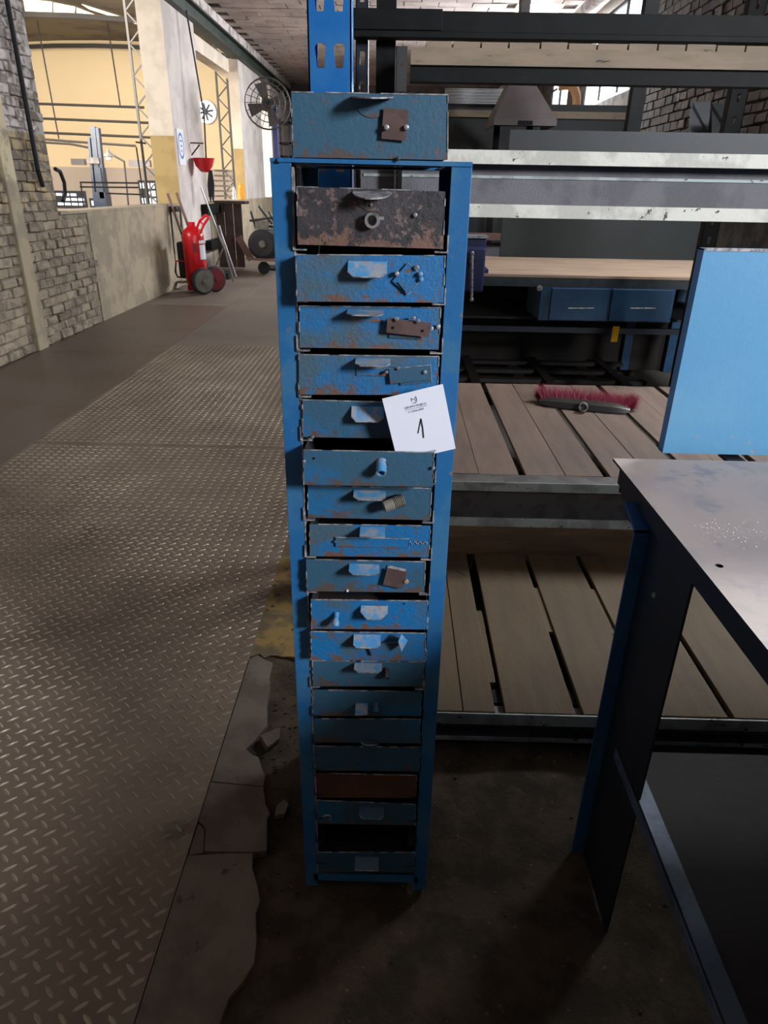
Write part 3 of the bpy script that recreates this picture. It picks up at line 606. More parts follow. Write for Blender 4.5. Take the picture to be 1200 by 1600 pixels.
a = at(410, 412, Y=13.4); MB().lathe(Vector((a.x, 13.5, .11)), (0.3, -1, 0), [(0, .1), (.02, .11), (.08, .11), (.1, .1)], 16).build('wheel', 'rubber', t)
MB().bar(at(385, 404, Y=13.2), at(445, 408, Y=13.2), .04, .04).build('base_bar', 'stick', t)
for A, B in (((392, 330), (400, 358)), ((404, 322), (425, 350)), ((390, 345), (440, 338)), ((398, 352), (445, 356)), ((420, 330), (436, 362))):
    MB().cyl(at(*A, Y=13.5), at(*B, Y=13.5), .02, n=8).build('pipe', 'darksteel', t)
MB().box(at(400, 350, Y=13.5).x, at(420, 350, Y=13.5).x, 13.4, 13.7, at(400, 358, Y=13.5).z, at(400, 345, Y=13.5).z).build('cylinder_head', 'hub', t)
b = MB(); a = at(378, 290, Y=15); c_ = at(392, 303, Y=15); 
t = at(386, 302, X=XW - .04)
b = MB(); b.lathe((t.x, 16.95, 1.2205), (0, 0, 1), [(0, .065), (.24, .065), (.29, .03), (.32, .03)], 14); o = b.build('bottle', 'orange'); tag(o, 'orange bottle standing on the parapet beyond the pillars', 'bottle')
b = MB(); b.lathe((XW - .08, 16.4, 1.2205), (0, 0, 1), [(0, .04), (.18, .04), (.22, .02), (.25, .02)], 14); tag(b.build('bottle', 'label'), 'white and blue bottle standing left of the orange bottle', 'bottle')
# industrial fan on blue post
t = thing('industrial_fan', (-2.35, 14, 0), 'large dusty caged fan on a stand above the compressor', 'fan')
fc = at(418, 163, Y=14.0); ax = Vector((0.25, -1, 0.05)).normalized(); R_ = .40
u = ax.cross(Vector((0, 0, 1))).normalized(); v_ = ax.cross(u)
def circ(rr, off, n=24): return [fc + ax * off + (u * math.cos(2 * PI * i / n) + v_ * math.sin(2 * PI * i / n)) * rr for i in range(n + 1)]
q = MB()
for rr, off in ((R_, 0), (R_, .1), (R_ * .75, .15), (R_ * .5, .17), (R_ * .28, .18)): q.tube(circ(rr, off), .008, 5)
for i in range(20):
    a = 2 * PI * i / 20; d = u * math.cos(a) + v_ * math.sin(a)
    q.tube([fc + d * R_, fc + ax * .1 + d * R_, fc + ax * .17 + d * R_ * .5, fc + ax * .18 + d * R_ * .1], .005, 4)
q.build('guard', 'fan', t)
for i in range(4):
    a = PI / 2 * i + .4; d = u * math.cos(a) + v_ * math.sin(a); e = u * -math.sin(a) + v_ * math.cos(a)
    MB().slab([fc + d * .06 - e * .04, fc + d * .33 - e * .13 + ax * .03, fc + d * .35 + e * .08, fc + d * .07 + e * .05], ax * .006).build('blade', 'fan', t)
MB().lathe(fc - ax * .2, ax, [(0, .07), (.05, .1), (.2, .1), (.26, .05)], 16).build('motor', 'rubber', t)
a = at(430, 200, Y=14.3)
MB().box(a.x - .04, a.x + .04, 14.26, 14.34, 0, fc.z - .0).build('post', 'bluepost', t); MB().cyl((a.x, 14.3, fc.z - .05), fc - ax * .15, .03, n=8).build('mount', 'rubber', t)
MB().box(a.x - .3, a.x + .3, 14.0, 14.6, 0, .05).build('base', 'rubber', t)
t = thing('steel_rack', (-1.8, 14.6, 0), 'dark frame rack of crates standing right of the fan post', 'rack')
for (pa, pb) in (((436, 190), (470, 194)), ((436, 222), (470, 226)), ((436, 243), (470, 247)), ((436, 290), (470, 292))):
    A = at(*pa, Y=14.6); B = at(*pb, Y=14.6); MB().box(A.x, B.x, 14.6, 15.0, B.z, A.z).build('shelf_board', 'darksteel', t)
for px in (437, 452, 468): A = at(px, 185, Y=14.6); MB().box(A.x - .02, A.x + .02, 14.6, 14.64, 0, A.z).build('post', 'darksteel', t)

# ================================================================== RACKING AND DECKS (right)
def holed(mb, X0, X1, y, Z0, Z1, cols, hz0, hz1, wt, wb, ax='x', th=0.003):
    """one pitch of a perforated upright face, holes wider at the top"""
    def P(a, z, dd=0): return Vector((a, y + dd, z)) if ax == 'x' else Vector((y + dd, a, z))
    outer = [(X0, Z0), (X1, Z0), (X1, Z1), (X0, Z1)]
    holes = [[(c - wb / 2, hz0), (c - wt / 2, hz1 - .006), (c - wt / 4, hz1), (c + wt / 4, hz1), (c + wt / 2, hz1 - .006), (c + wb / 2, hz0)] for c in cols]
    loops = [outer] + holes; flat = [p for l in loops for p in l]
    tris = tessellate_polygon([[Vector((p[0], p[1], 0)) for p in l] for l in loops])
    mb.add([P(*p) for p in flat], tris); mb.add([P(p[0], p[1], th) for p in flat], tris)
    for h in holes:
        n = len(h)
        mb.add([P(*p) for p in h] + [P(p[0], p[1], th) for p in h], [(i, (i + 1) % n, n + (i + 1) % n, n + i) for i in range(n)])
def upright(X0, X1, Y0, dep, ztop, m, name, parent, cols, pitch=0.0868, zref=1.697):
    o = MB(); z = zref - pitch * int(zref / pitch)
    o.box(X0, X1, Y0, Y0 + .003, 0, z)
    while z + pitch < ztop:
        if z > 1.0: holed(o, X0, X1, Y0, z, z + pitch, cols, z + 0.0, z + 0.0, 0, 0) if False else holed(o, X0, X1, Y0, z - .0, z + pitch, cols, z + .004, z + .043, .021, .014)
        else: o.box(X0, X1, Y0, Y0 + .003, z, z + pitch)
        z += pitch
    o.box(X0, X0 + .003, Y0, Y0 + dep, 0, z); o.box(X1 - .003, X1, Y0, Y0 + dep, 0, z)
    o.box(X0, X0 + .012, Y0 + dep - .003, Y0 + dep, 0, z); o.box(X1 - .012, X1, Y0 + dep - .003, Y0 + dep, 0, z)
    return o.build(name, m, parent)
rack = thing('pallet_rack', (0.9, 2.0, 0), 'tall steel storage rack behind the drawer cabinet with a bright blue perforated post', 'rack')
u_ = upright(-0.173, -0.092, 1.5, 0.06, 3.4, 'upright', 'upright', rack, (-0.150, -0.115)); u_['label'] = 'bright blue perforated post'
MB().box(-.178, -.085, 1.49, 1.57, -0.01, .008).build('foot_plate', 'darksteel', rack)
for xx in (-0.153, 2.3):
    o = upright(xx, xx + .042, 2.72, .05, 3.4, 'navy', 'upright', rack, (xx + .021,)); o['label'] = 'dark perforated rear post'
    MB().box(xx + .068, xx + .134, 2.74, 2.80, 0, 3.4).build('upright', 'black', rack)
q = MB(); holed(q, -0.017, 0.019, 2.50, 1.775, 1.895, (0.002,), 1.842, 1.858, .007, .006); q.box(-.017, -.014, 2.5, 2.56, 1.775, 1.895)
q.build('bracket', 'darkpart', rack)
MB().box(-0.014, -0.008, 2.53, 2.56, 0, 1.775).build('upright', 'darksteel', rack); MB().box(-0.002, 0.012, 2.55, 2.6, 0, 1.79).build('upright', 'black', rack)
# black top beam
q = MB(); yb = 2.66
zb0 = at(700, 60, Y=yb).z; zb1 = at(700, 17, Y=yb).z
q.box(-.158, 2.3, yb, yb + .05, zb0, zb1); q.box(-.158, 2.3, yb - .004, yb, zb0, zb0 + .018); q.box(-.158, .13, yb - .006, yb, zb0 + .02, zb1 + .004)
q.build('beam', 'black', rack, bevel=.002)
# channel at eye level and channel at deck level
def channel(z0, z1, y, me, mw, x0=-0.13, x1=2.35, lip=.042, fl=.075, mt=None, parent=rack):
    o = MB().box(x0, x1, y + fl, y + fl + .008, z0, z1).build('beam', mw, parent)
    MB().box(x0, x1, y + .004, y + fl, z1 - .009, z1).box(x0, x1, y + .004, y + fl, z0, z0 + .009).build('flange', mw, o)
    MB().box(x0, x1, y, y + .005, z1 - lip, z1).build('painted_lip', me, o, bevel=.0015)
    MB().box(x0, x1, y, y + .005, z0, z0 + lip).build('painted_lip', me, o, bevel=.0015)
channel(1.415, 1.619, 2.53, 'white_edge', 'web')
MB().box(-.12, 2.34, 2.600, 2.6045, 1.536, 1.545).build('fillet_strip', 'grey_edge', rack)  # thin pale strip painted along the web fillet
channel(0.236, 0.436, 2.53, 'grey_edge', 'darkweb', lip=.04)
channel(0.0, 0.090, 1.555, 'grey_edge', 'darkweb', x0=-.08, lip=.015, fl=.045)
MB().box(-.08, 2.35, 1.549, 1.554, .07, .110).build('painted_lip', 'grey_edge', rack)
# cream top shelf beam with short boards on it, over a black beam
zc1 = at(900, 82, Y=2.53).z; zc0 = at(900, 105, Y=2.53).z; zk = at(900, 128, Y=2.53).z
MB().box(0.03, 2.35, 2.53, 2.56, zc0, zc1 + .008).build('beam', 'rail', rack, label='cream stained timber beam')
MB().box(0.03, 2.35, 2.545, 2.60, zk - .004, zc0).build('beam', 'black', rack)
px = [664, 706, 750, 793, 842, 885, 930, 978, 1024, 1068, 1115, 1160, 1206, 1252]
for a, c_ in zip(px[:-1], px[1:]):
    A = at(a + 1.5, 80, Y=2.56).x; B = at(c_ - 1.5, 80, Y=2.56).x
    MB().box(A, B, 2.54, 2.64, zc1 + .009, zc1 + .026 + rv(-.002, .002)).build('shelf_slat', 'rail', rack)
# loose grey sheet standing on the channel
A = at(797, 205, Y=2.64); 
b = MB(); b.box(A.x, 2.3, 2.625, 2.64, 1.6195, A.z + .004); tag(b.build('steel_sheet', 'greysheet'), 'long dark grey sheet standing behind the white edged channel', 'sheet')
# wooden decks
up = thing('wooden_platform', (1.2, 3.3, 0.43), 'raised platform of wide grey brown planks with the broom head on it', 'platform')
def plank(parent, x0, x1, y0, y1, z1, th, m, sk=0.0):
    b = MB(); b.slab([(x0, y0, z1 - th), (x1, y0, z1 - th), (x1 + sk, y1, z1 - th), (x0 + sk, y1, z1 - th)], (0, 0, th))
    return b.build('plank', m, parent, bevel=.002)
for x0, x1 in ((.035, .18), (.20, .36), (.362, .528), (.557, .72), (.722, .878), (.908, 1.07), (1.072, 1.228), (1.258, 1.42), (1.422, 1.578), (1.608, 1.77), (1.772, 1.93), (1.96, 2.3)):
    plank(up, x0, x1, 2.615, 4.08, 0.437 + rv(-.0015, .0015), .018, 'plank')
for yy in (2.7, 3.95): MB().box(.04, 2.28, yy, yy + .08, .34, .417).build('bearer', 'black', up)
for xx in (.06, 2.2): 
    for yy in (2.7, 3.95): MB().box(xx, xx + .06, yy, yy + .06, 0, .34).build('post', 'black', up)
lowp = thing('wooden_platform', (1.1, 2.05, 0.11), 'low platform of brown planks between the floor and the dark channel', 'platform')
for k, (x0, x1, sk) in enumerate(((-.085, .10, 0), (.105, .225, 0), (.228, .322, 0), (.352, .558, .006), (.582, .783, .0), (.803, 1.005, 0), (1.025, 1.235, 0), (1.262, 1.46, 0), (1.485, 1.69, 0), (1.71, 1.92, 0), (1.94, 2.15, 0))):
    plank(lowp, x0, x1, 1.558, 2.525, 0.112 + rv(-.001, .001), .02, 'plank_low', sk)
MB().box(.32, .342, 1.7, 2.1, .085, .104).build('sliver', 'plank_low', lowp)
for k, xx in enumerate((.57, .795, 1.02)): MB().box(xx - .013, xx + .013, 1.98, 2.27, .093, .103).build('batten', 'plank_low', lowp)
for yy in (1.62, 2.0, 2.44): MB().box(-.1, 2.2, yy, yy + .06, 0.0, .092).build('bearer', 'black', lowp)
b = MB(); b.box(-.1, 2.3, 2.528, 2.55, 0.104, .2355); b.build('plank', 'plank_face', lowp, bevel=.002)
# broom head
t = thing('broom_head', at(910, 632, Z=.44), 'wide broom head with crimson bristles lying on the raised platform', 'broom')
A = at(842, 628, Z=.455); B = at(984, 642, Z=.455); d = (B - A).normalized(); side = Vector((-d.y, d.x, 0))
cen = (A + B) / 2
q = MB(); n = 16
for i in range(n):
    for j in range(1): pass
prof = [(-.034, -.012), (-.026, .018), (.0, .032), (.026, .03), (.03, -.012)]
ringsv = []; L = (B - A).length
for k in range(9):
    s = k / 8; e = 1 - 0.55 * abs(2 * s - 1) ** 6
    ringsv.append([A + d * L * s - side * (p[0] * e * -1) + Vector((0, 0, p[1] * e + .0)) for p in prof])
vs = [p for r_ in ringsv for p in r_]; m_ = len(prof)
fs = [(k * m_ + i, k * m_ + (i + 1) % m_, (k + 1) * m_ + (i + 1) % m_, (k + 1) * m_ + i) for k in range(8) for i in range(m_)] + [tuple(range(m_)), tuple(range(8 * m_, 9 * m_))]
q.add(vs, fs); q.build('holder', 'holder', t, smooth=True)
so = cen - side * .01 + Vector((0, 0, .005)); MB().lathe(so, -side + Vector((0, 0, .15)), [(0, .022), (.03, .024), (.06, .024), (.061, .018), (.03, .017)], 18).build('socket', 'steel', t, smooth=True)
q = MB(); random.seed(11)
for i in range(6500):
    s = rv(-.06, 1.12); base = A + d * L * min(max(s, .02), .98) + side * .02 + Vector((0, 0, rv(-.006, .018)))
    dr = (side * rv(.5, 1.0) + Vector((0, 0, rv(-.1, .9))) + d * rv(-.4, .4) + d * (s - .5) * .7).normalized(); ln = rv(.06, .115)
    tip = base + dr * ln; tip.z = max(tip.z, .4395); sd = dr.cross(Vector((0, 0, 1))).normalized() * .0011
    q.add([base - sd, base + sd, tip + Vector((0, 0, .0005))], [(0, 1, 2)])
stuff(q.build('bristles', 'bristle', t, fixn=False))
# wire twist near cabinet
b = MB(); p = at(716, 893, Z=.13)
b.tube([p + Vector((-.03, .0, .0)), p + Vector((.0, .03, .02)), p + Vector((.02, -.02, .01)), p + Vector((.05, .03, .0)), p + Vector((.06, .06, .01))], .0012, 5)
b.tube([p + Vector((-.02, .05, -.01)), p + Vector((-.005, .0, .0)), p + Vector((.03, -.01, -.012))], .0012, 5)
tag(b.build('twisted_wire', 'darksteel'), 'thin twisted wire lying on the low platform beside the cabinet', 'wire')

# ================================================================== FAR WORKBENCH
BY = 5.0
t = thing('workbench', (1.3, 5.7, 0), 'long far workbench with tan top and two dark blue drawers', 'workbench')
MB().box(.2, 2.66, BY - .0, 6.42, .955, .972).build('worktop', 'wood', t)
MB().box(.2, 2.66, BY + .001, BY + .06, .892, .955).build('apron', 'benchdark', t)
for k, (pa, pb, hx) in enumerate(((at(862, 452, Y=BY).x, at(952, 452, Y=BY).x, (888, 928)), (at(957, 452, Y=BY).x, at(1052, 452, Y=BY).x, (985, 1024)))):
    dr = MB().box(pa, pb, BY - .02, BY - .005, .672, .888).build('drawer', 'benchblue', t, bevel=.003)
    MB().cyl(at(hx[0], 482, Y=BY - .05), at(hx[1], 482, Y=BY - .05), .005, n=8).build('handle', 'steel', dr)
MB().box(at(846, 452, Y=BY).x, at(1056, 452, Y=BY).x, BY - .005, BY + .5, .665, .892).build('drawer_case', 'benchblue', t)
for xx in (.25, 2.1, 2.5): 
    for yy in (5.05, 6.3): MB().box(xx, xx + .07, yy, yy + .07, 0, .955).build('leg', 'benchblue' if xx > 1 else 'benchdark', t)
MB().box(.25, 2.55, 5.3, 6.28, .62, .635).build('shelf', 'darkpart', t); MB().box(.25, 2.66, 6.37, 6.385, .0, .954).build('added_dark_board', 'shelfdark', t); MB().box(.25, 2.55, BY + .1, BY + .13, .56, .60).build('rail', 'navy', t)  # dark board added to darken what shows under the bench
a = at(958, 510, Y=BY - .02); c_ = at(966, 534, Y=BY - .02)
MB().bar(at(963, 510, Y=BY + .0), at(959, 534, Y=BY + .0), .045, .008, (0, 1, 0)).build('hanging_tab', 'yellowp', t, label='yellow hanging tab')
MB().lathe(at(843, 450, Y=BY - .02), (0, -1, 0), [(0, .02), (.01, .02), (.01, .012)], 12).build('ring', 'steel', t)
# floor slats under it
t = thing('slatted_pallet', (1.3, 6.0, 0), 'dark slatted pallet on the floor under the far workbench', 'pallet')
for k in range(4): MB().box(.35, 2.06, 5.16 + .32 * k, 5.24 + .32 * k, .08, .11).build('slat', 'shelfdark', t)
for k in range(3): xx = .4 + .62 * k; MB().box(xx, xx + .09, 5.15, 6.26, .0, .08).build('bearer', 'shelfdark', t)
for k in range(3): xx = .62 + .6 * k; MB().box(xx, xx + .07, 5.15, 6.26, .11, .125).build('slat', 'shelfdark', t)
# vise
t = thing('bench_vise', (.53, 5.1, .972), 'navy blue bench vise clamped at the left end of the far workbench', 'vise')
a = at(733, 372, Y=5.0); c_ = at(757, 426, Y=5.0)
MB().box(a.x - .06, c_.x, 5.0, 5.16, .975, a.z).build('fixed_jaw', 'viseblue', t, bevel=.012)
MB().box(a.x - .07, c_.x + .005, 4.97, 5.14, a.z, a.z + .018).build('jaw_plate', 'steel', t, bevel=.002)
MB().box(a.x - .05, c_.x - .015, 4.88, 4.995, .86, 1.15).build('sliding_jaw', 'viseblue', t, bevel=.015)
MB().box(a.x - .08, c_.x + .03, 5.02, 5.22, .973, 1.0).build('base', 'viseblue', t, bevel=.005)
h0 = at(738, 396, Y=4.83); h1 = at(737, 468, Y=4.83); MB().cyl(h0, h1, .0085, n=10).build('handle', 'steel', t)
for e in (h0, h1): MB().lathe(e - Vector((0, 0, .014)), (0, 0, 1), [(0, .005), (.006, .013), (.02, .013), (.028, .005)], 12).build('handle_knob', 'steel', t, smooth=True)
s0 = at(738, 408, Y=4.83); MB().cyl(s0, s0 + Vector((-.0, .1, 0)), .022, n=14).build('screw', 'darksteel', t)
# dark board behind bench
a = at(786, 338, Y=6.36); b = MB(); b.box(a.x, 2.66, 6.36, 6.40, .9725, 1.5); tag(b.build('backing_board', 'board'), 'large dark green upright board behind the far workbench', 'board')
# partition behind, with top rail, white sheet and hood
t = thing('partition_screen', (1.3, 9, 0), 'dark partition with a tan timber top rail beyond the workbench', 'partition')
MB().box(.3, 2.66, 9.0, 9.06, 0, 2.25).build('panel', 'darkpart', t); MB().box(.3, 2.68, 8.97, 9.09, 2.25, 2.32).build('top_rail', 'rail', t)
MB().box(.3, 2.68, 8.99, 9.07, 2.32, 2.39).build('top_rail', 'darkpart', t)
MB().box(2.6, 2.68, 8.9, 9.1, 0, 2.32).build('post', 'rail', t)
q = MB()
z = 2.375; k = 0
while z < 2.5:
    q.slab([(.5, 8.9, z), (1.30, 8.9, z), (1.30, 8.94, z + .011), (.5, 8.94, z + .011)], (0, 0, .004)); q.slab([(.5, 8.94, z + .011), (1.30, 8.94, z + .011), (1.30, 8.9, z + .022), (.5, 8.9, z + .022)], (0, 0, .004)); z += .03
tag(q.build('corrugated_sheet', 'white_sheet'), 'white corrugated sheet lying along the top of the partition', 'sheet')
t = thing('forge_hood', (1.2, 7.6, 2.1), 'brown grey tapered sheet metal hood hanging beyond the rack', 'hood')
yh = 7.6; A = at(772, 186, Y=yh); B = at(871, 183, Y=yh); tl = at(812, 118, Y=yh + .25); tr = at(835, 118, Y=yh + .25)
zt = at(820, 90, Y=yh).z; f = (zt - A.z)
b = MB(); x0, x1 = A.x, B.x; tx0 = at(815, 95, Y=yh).x; tx1 = at(829, 95, Y=yh).x; 
zt = at(820, 95, Y=yh).z
bot = [(x0, yh, A.z), (x1, yh, A.z), (x1, yh + .8, A.z), (x0, yh + .8, A.z)]; top = [(tx0, yh + .3, zt), (tx1, yh + .3, zt), (tx1, yh + .5, zt), (tx0, yh + .5, zt)]
b.add(bot + top, [(0, 1, 5, 4), (1, 2, 6, 5), (2, 3, 7, 6), (3, 0, 4, 7)]); b.build('canopy', 'hood', t)
MB().box(x0, x1, yh - .004, yh + .01, A.z - .05, A.z + .005).box(x0, x0 + .01, yh, yh + .8, A.z - .05, A.z).box(x1 - .01, x1, yh, yh + .8, A.z - .05, A.z).build('skirt', 'hood', t)
MB().box((x0 + x1) / 2 - .07, (x0 + x1) / 2 + .07, yh - .012, yh - .002, A.z - .045, A.z - .01).build('latch', 'black', t)
MB().box(tx0, tx1, yh + .3, yh + .5, zt, 4.39).build('duct', 'hood', t)
MB().box(x0 + .1, x0 + .16, yh + .74, yh + .8, 0, A.z).box(x1 - .16, x1 - .1, yh + .74, yh + .8, 0, A.z).build('stand', 'black', t)
# items on a shelf glimpsed left of the board
t = thing('tool_shelf', (.78, 6.9, 0), 'small timber shelf glimpsed between the vise and the dark board', 'shelf')
A = at(737, 366, Y=6.9); B = at(790, 376, Y=6.9); MB().box(A.x - .1, B.x + .1, 6.9, 7.2, B.z, A.z).build('shelf_board', 'stick', t)
A = at(737, 382, Y=6.9); B = at(790, 400, Y=6.9); MB().box(A.x - .1, B.x + .1, 6.95, 7.2, B.z - .1, A.z).build('crate', 'web', t)
MB().box(A.x - .1, A.x - .05, 6.9, 7.2, 0, 1.2).box(B.x + .05, B.x + .1, 6.9, 7.2, 0, 1.2).build('leg', 'darksteel', t)
# right-hand posts, leaning sheets, pipes
a = at(1003, 100, Y=6.55); b = MB(); b.box(a.x - .055, a.x + .055, 6.5, 6.6, 0, ZC - .005); tag(b.build('steel_column', 'black'), 'dark slim steel column right of the bright side window', 'column')
a = at(1165, 100, Y=4.2); t = thing('perforated_post', (a.x, 4.2, 0), 'dark perforated steel post at far right in front of the brick wall', 'post')
q = MB(); z = .01
while z < 3.3: holed(q, a.x - .045, a.x + .045, 4.2, z, z + .1, (a.x,), z + .03, z + .07, .022, .014); z += .1
q.box(a.x - .045, a.x - .042, 4.2, 4.25, 0, z).box(a.x + .042, a.x + .045, 4.2, 4.25, 0, z); q.build('shaft', 'black', t)
def lean(p1, p2, p3, p4, Y, m, lab):
    P_ = [at(*p, Y=Y) for p in (p1, p2, p3, p4)]; P_[0].y += .15; P_[1].y += .15
    lowp_ = [Vector((P_[2].x, P_[2].y - .25, .0)), Vector((P_[3].x, P_[3].y - .25, .0))]
    b = MB(); b.slab([P_[0], P_[1], P_[2], lowp_[0], lowp_[1], P_[3]], (0, .02, 0)); tag(b.build('leaning_sheet', m), lab, 'sheet')
lean((1093, 157), (1122, 155), (1106, 205), (1076, 205), 6.9, 'greysheet', 'grey sheet leaning against the right brick wall, left of the darker one')
lean((1124, 158), (1156, 160), (1140, 205), (1112, 205), 6.6, 'black', 'blackish sheet leaning at the right wall beside the perforated post')
b = MB(); b.cyl((2.95, 6, 4.15), (2.95, 24.9, 4.15), .09, n=14); b.cyl((2.95, 15, 4.15), (2.95, 15, ZC), .02, n=6); tag(b.build('ceiling_pipe', 'cornice', smooth=True), 'pale thick pipe running under the ceiling near the side windows', 'pipe')
b = MB(); b.cyl((3.35, 6, 4.2), (3.35, 24.9, 4.2), .07, n=14); b.cyl((3.35, 15, 4.15), (3.35, 15, ZC), .02, n=6); tag(b.build('ceiling_pipe', 'rail', smooth=True), 'brown thinner pipe under the ceiling, nearer the side windows', 'pipe')
pts = [at(872, 134, Y=13), at(888, 132, Y=13), at(897, 138, Y=13), at(901, 150, Y=13), at(901, 200, Y=13), Vector((at(901, 200, Y=13).x, 13, 0))]
q = MB().tube(pts, .07, 12)
for p in pts[1:-1]: q.lathe(p - Vector((0, 0, .07)), (0, 0, 1), [(0.0, .01), (.02, .05), (.07, .07), (.12, .05), (.14, .01)], 12)
tag(q.build('elbow_pipe', 'copper', smooth=True), 'tan elbow pipe bending down beside the bright window', 'pipe')
pts = [at(845, 170, Y=12), at(880, 145, Y=12)]

# ================================================================== FOREGROUND TABLE (right)
TX = 0.495
tb = thing('work_table', (1.2, 0.7, 0), 'steel table at the right edge with worn pinkish grey top and dark blue leg', 'table')
b = MB(); n = 18; hc = at(1124, 884, Z=.97)
out = [Vector((TX, -.35, 0)), Vector((2.05, -.35, 0)), Vector((2.05, 1.412, 0)), Vector((TX - .007, 1.412, 0))]
hole = [Vector((hc.x + .0062 * math.cos(2 * PI * i / n), hc.y + .0062 * math.sin(2 * PI * i / n), 0)) for i in range(n)]
fl_ = out + hole; tr_ = tessellate_polygon([out, hole])
for z in (.97, .964): b.add([v + Vector((0, 0, z)) for v in fl_], tr_)
for lp in (out, hole):
    m_ = len(lp); b.add([v + Vector((0, 0, .97)) for v in lp] + [v + Vector((0, 0, .964)) for v in lp], [(i, (i + 1) % m_, m_ + (i + 1) % m_, m_ + i) for i in range(m_)], 1)
b.build('tabletop', ['tabletop', 'tableside'], tb)
MB().box(TX + .004, TX + .010, -.33, 1.39, .92, .964).box(TX + .01, 2.0, 1.384, 1.39, .90, .964).box(TX + .01, 2.0, -.33, -.325, .92, .964).build('apron', 'tableside', tb)
MB().box(TX + .02, 1.95, -.3, 1.36, .940, .962).build('underframe', 'tableside', tb)
def tleg(y0, y1, fl, sgn):
    o = MB().box(.507, .512, y0, y1, -.01, .93).build('leg', 'tableside', tb)
    yy = y1 if sgn > 0 else y0
    MB().box(.478, .507, yy - .005, yy, -.01, .905).build('leg_flange', 'tableblue', o)
    return o
lg = tleg(.985, 1.195, 1, 1); tleg(-.3, -.1, 1, -1)
bp = at(1024, 930, X=.507); MB().lathe(bp, (-1, 0, 0), [(0, .006), (.004, .006), (.006, .003)], 6).build('bolt', 'rail', lg)
MB().box(1.9, 1.905, .985, 1.195, 0, .94).build('leg', 'tableside', tb); MB().box(1.9, 1.905, -.3, -.1, 0, .94).build('leg', 'tableside', tb)
# corner gusset
MB().slab([(.512, 1.22, .93), (.512, 1.385, .93), (.512, 1.385, .905), (.512, 1.30, .87), (.512, 1.22, .885)], (-.006, 0, 0)).build('gusset', 'tableside', tb)
MB().slab([(.478, 1.19, .905), (.478, 1.27, .93), (.512, 1.27, .93), (.512, 1.19, .905)], (0, 0, -.006)).build('gusset', 'tableblue', tb)
# lower shelf with slotted rail
q = MB(); y = -.3
while y < 1.12:
    q2 = y + .08; holed(q, y, min(q2, 1.13), .508, .372, .402, (y + .04,), .385, .391, .02, .02, ax='y', th=-.003); y += .08
rl = q.build('shelf_rail', 'grey_angle', tb)
MB().box(.508, .54, -.3, 1.13, .402, .405).build('rail_flange', 'grey_angle', rl)
sl = thing
MB().box(.54, 1.9, .47, 1.12, .39, .40).build('shelf_board', 'shelfdark', tb); MB().box(.54, 1.9, -.3, .464, .388, .398).build('shelf_board', 'shelfdark', tb)
# blue back panel
A = at(1085, 388, Y=1.45); B = at(1035, 708, Y=1.45)
b = MB(); b.box(B.x, 2.0, 1.45, 1.452, .971, 1.402); b.box(B.x, 2.0, 1.452, 1.48, 1.399, 1.402).box(B.x, B.x + .002, 1.452, 1.48, .971, 1.402).box(B.x, 2.0, 1.452, 1.48, .971, .974)
bp_ = b.build('back_panel', 'panel', tb)
MB().box(B.x - .0, 2.0, 1.4485, 1.45, 1.398, 1.4035).build('worn_edge', 'worn', bp_)
for xx in (.75, 1.6): MB().slab([(xx, 1.395, .9635), (xx, 1.395, .957), (xx, 1.48, .957), (xx, 1.48, 1.0), (xx, 1.473, 1.0), (xx, 1.473, .9635)], (.04, 0, 0)).build('panel_bracket', 'tableside', tb)
# crumbs on the top
q = MB()
for i in range(90):
    p = at(random.gauss(1130, 40), random.gauss(830, 10), Z=.9705); s = rv(.0006, .002)
    if p.x < TX + .03: continue
    q.slab([p, p + Vector((s, 0, 0)), p + Vector((s * .6, s, 0))], (0, 0, s * .6))
o = stuff(q.build('metal_crumbs', 'label', fixn=False)); o['label'] = 'bright metal crumbs scattered on the right table top'; o['category'] = 'debris'

# ================================================================== DRAWER CABINET
CX0, CX1, CY, CH, CD = -0.182, 0.104, 1.076, 1.535, 0.36
cab = thing('drawer_cabinet', ((CX0 + CX1) / 2, CY + CD / 2, 0), 'tall narrow blue steel cabinet with a column of worn small drawers', 'cabinet')
def stile(x0, x1, outer, nm='stile'):
    q = MB(); q.box(x0, x1, CY, CY + .003, 0, CH, 0); q.box(outer, outer + .003 if outer < 0 else outer - .003, CY, CY + .03, 0, CH, 0)
    return q
q = MB(); q.box(CX0, CX0 + .0295, CY, CY + .003, -.012, CH - .004); q.box(CX0, CX0 + .003, CY + .003, CY + .03, -.012, CH)
sL = q.build('stile', 'frame_blue', cab, bevel=.0008); MB().box(CX0 + .0295, CX0 + .0318, CY - .0008, CY + .02, .05, CH - .01).build('worn_edge', 'worn', sL)
q = MB(); q.box(CX1 - .0295, CX1, CY, CY + .003, -.012, CH - .004); q.box(CX1 - .003, CX1, CY + .003, CY + .03, -.012, CH)
sR = q.build('stile', 'frame_blue', cab, bevel=.0008)
for x in (CX0, CX1 - .003): MB().box(x, x + .003, CY + CD - .03, CY + CD, -.012, CH).box(min(x, x + (.027 if x < 0 else -.024)), max(x + .003, x + (.03 if x < 0 else 0)), CY + CD - .003, CY + CD, -.012, CH).build('rear_stile', 'frame_blue', cab)
MB().box(CX0 + .003, CX0 + .0045, CY + .03, CY + CD - .03, .02, CH - .13).box(CX0 + .003, CX0 + .0045, CY + .03, CY + CD - .12, CH - .13, CH).build('side_panel', 'inside', cab)
MB().box(CX1 - .0045, CX1 - .003, CY + .03, CY + CD - .03, .02, CH).build('side_panel', 'frame_blue', cab)
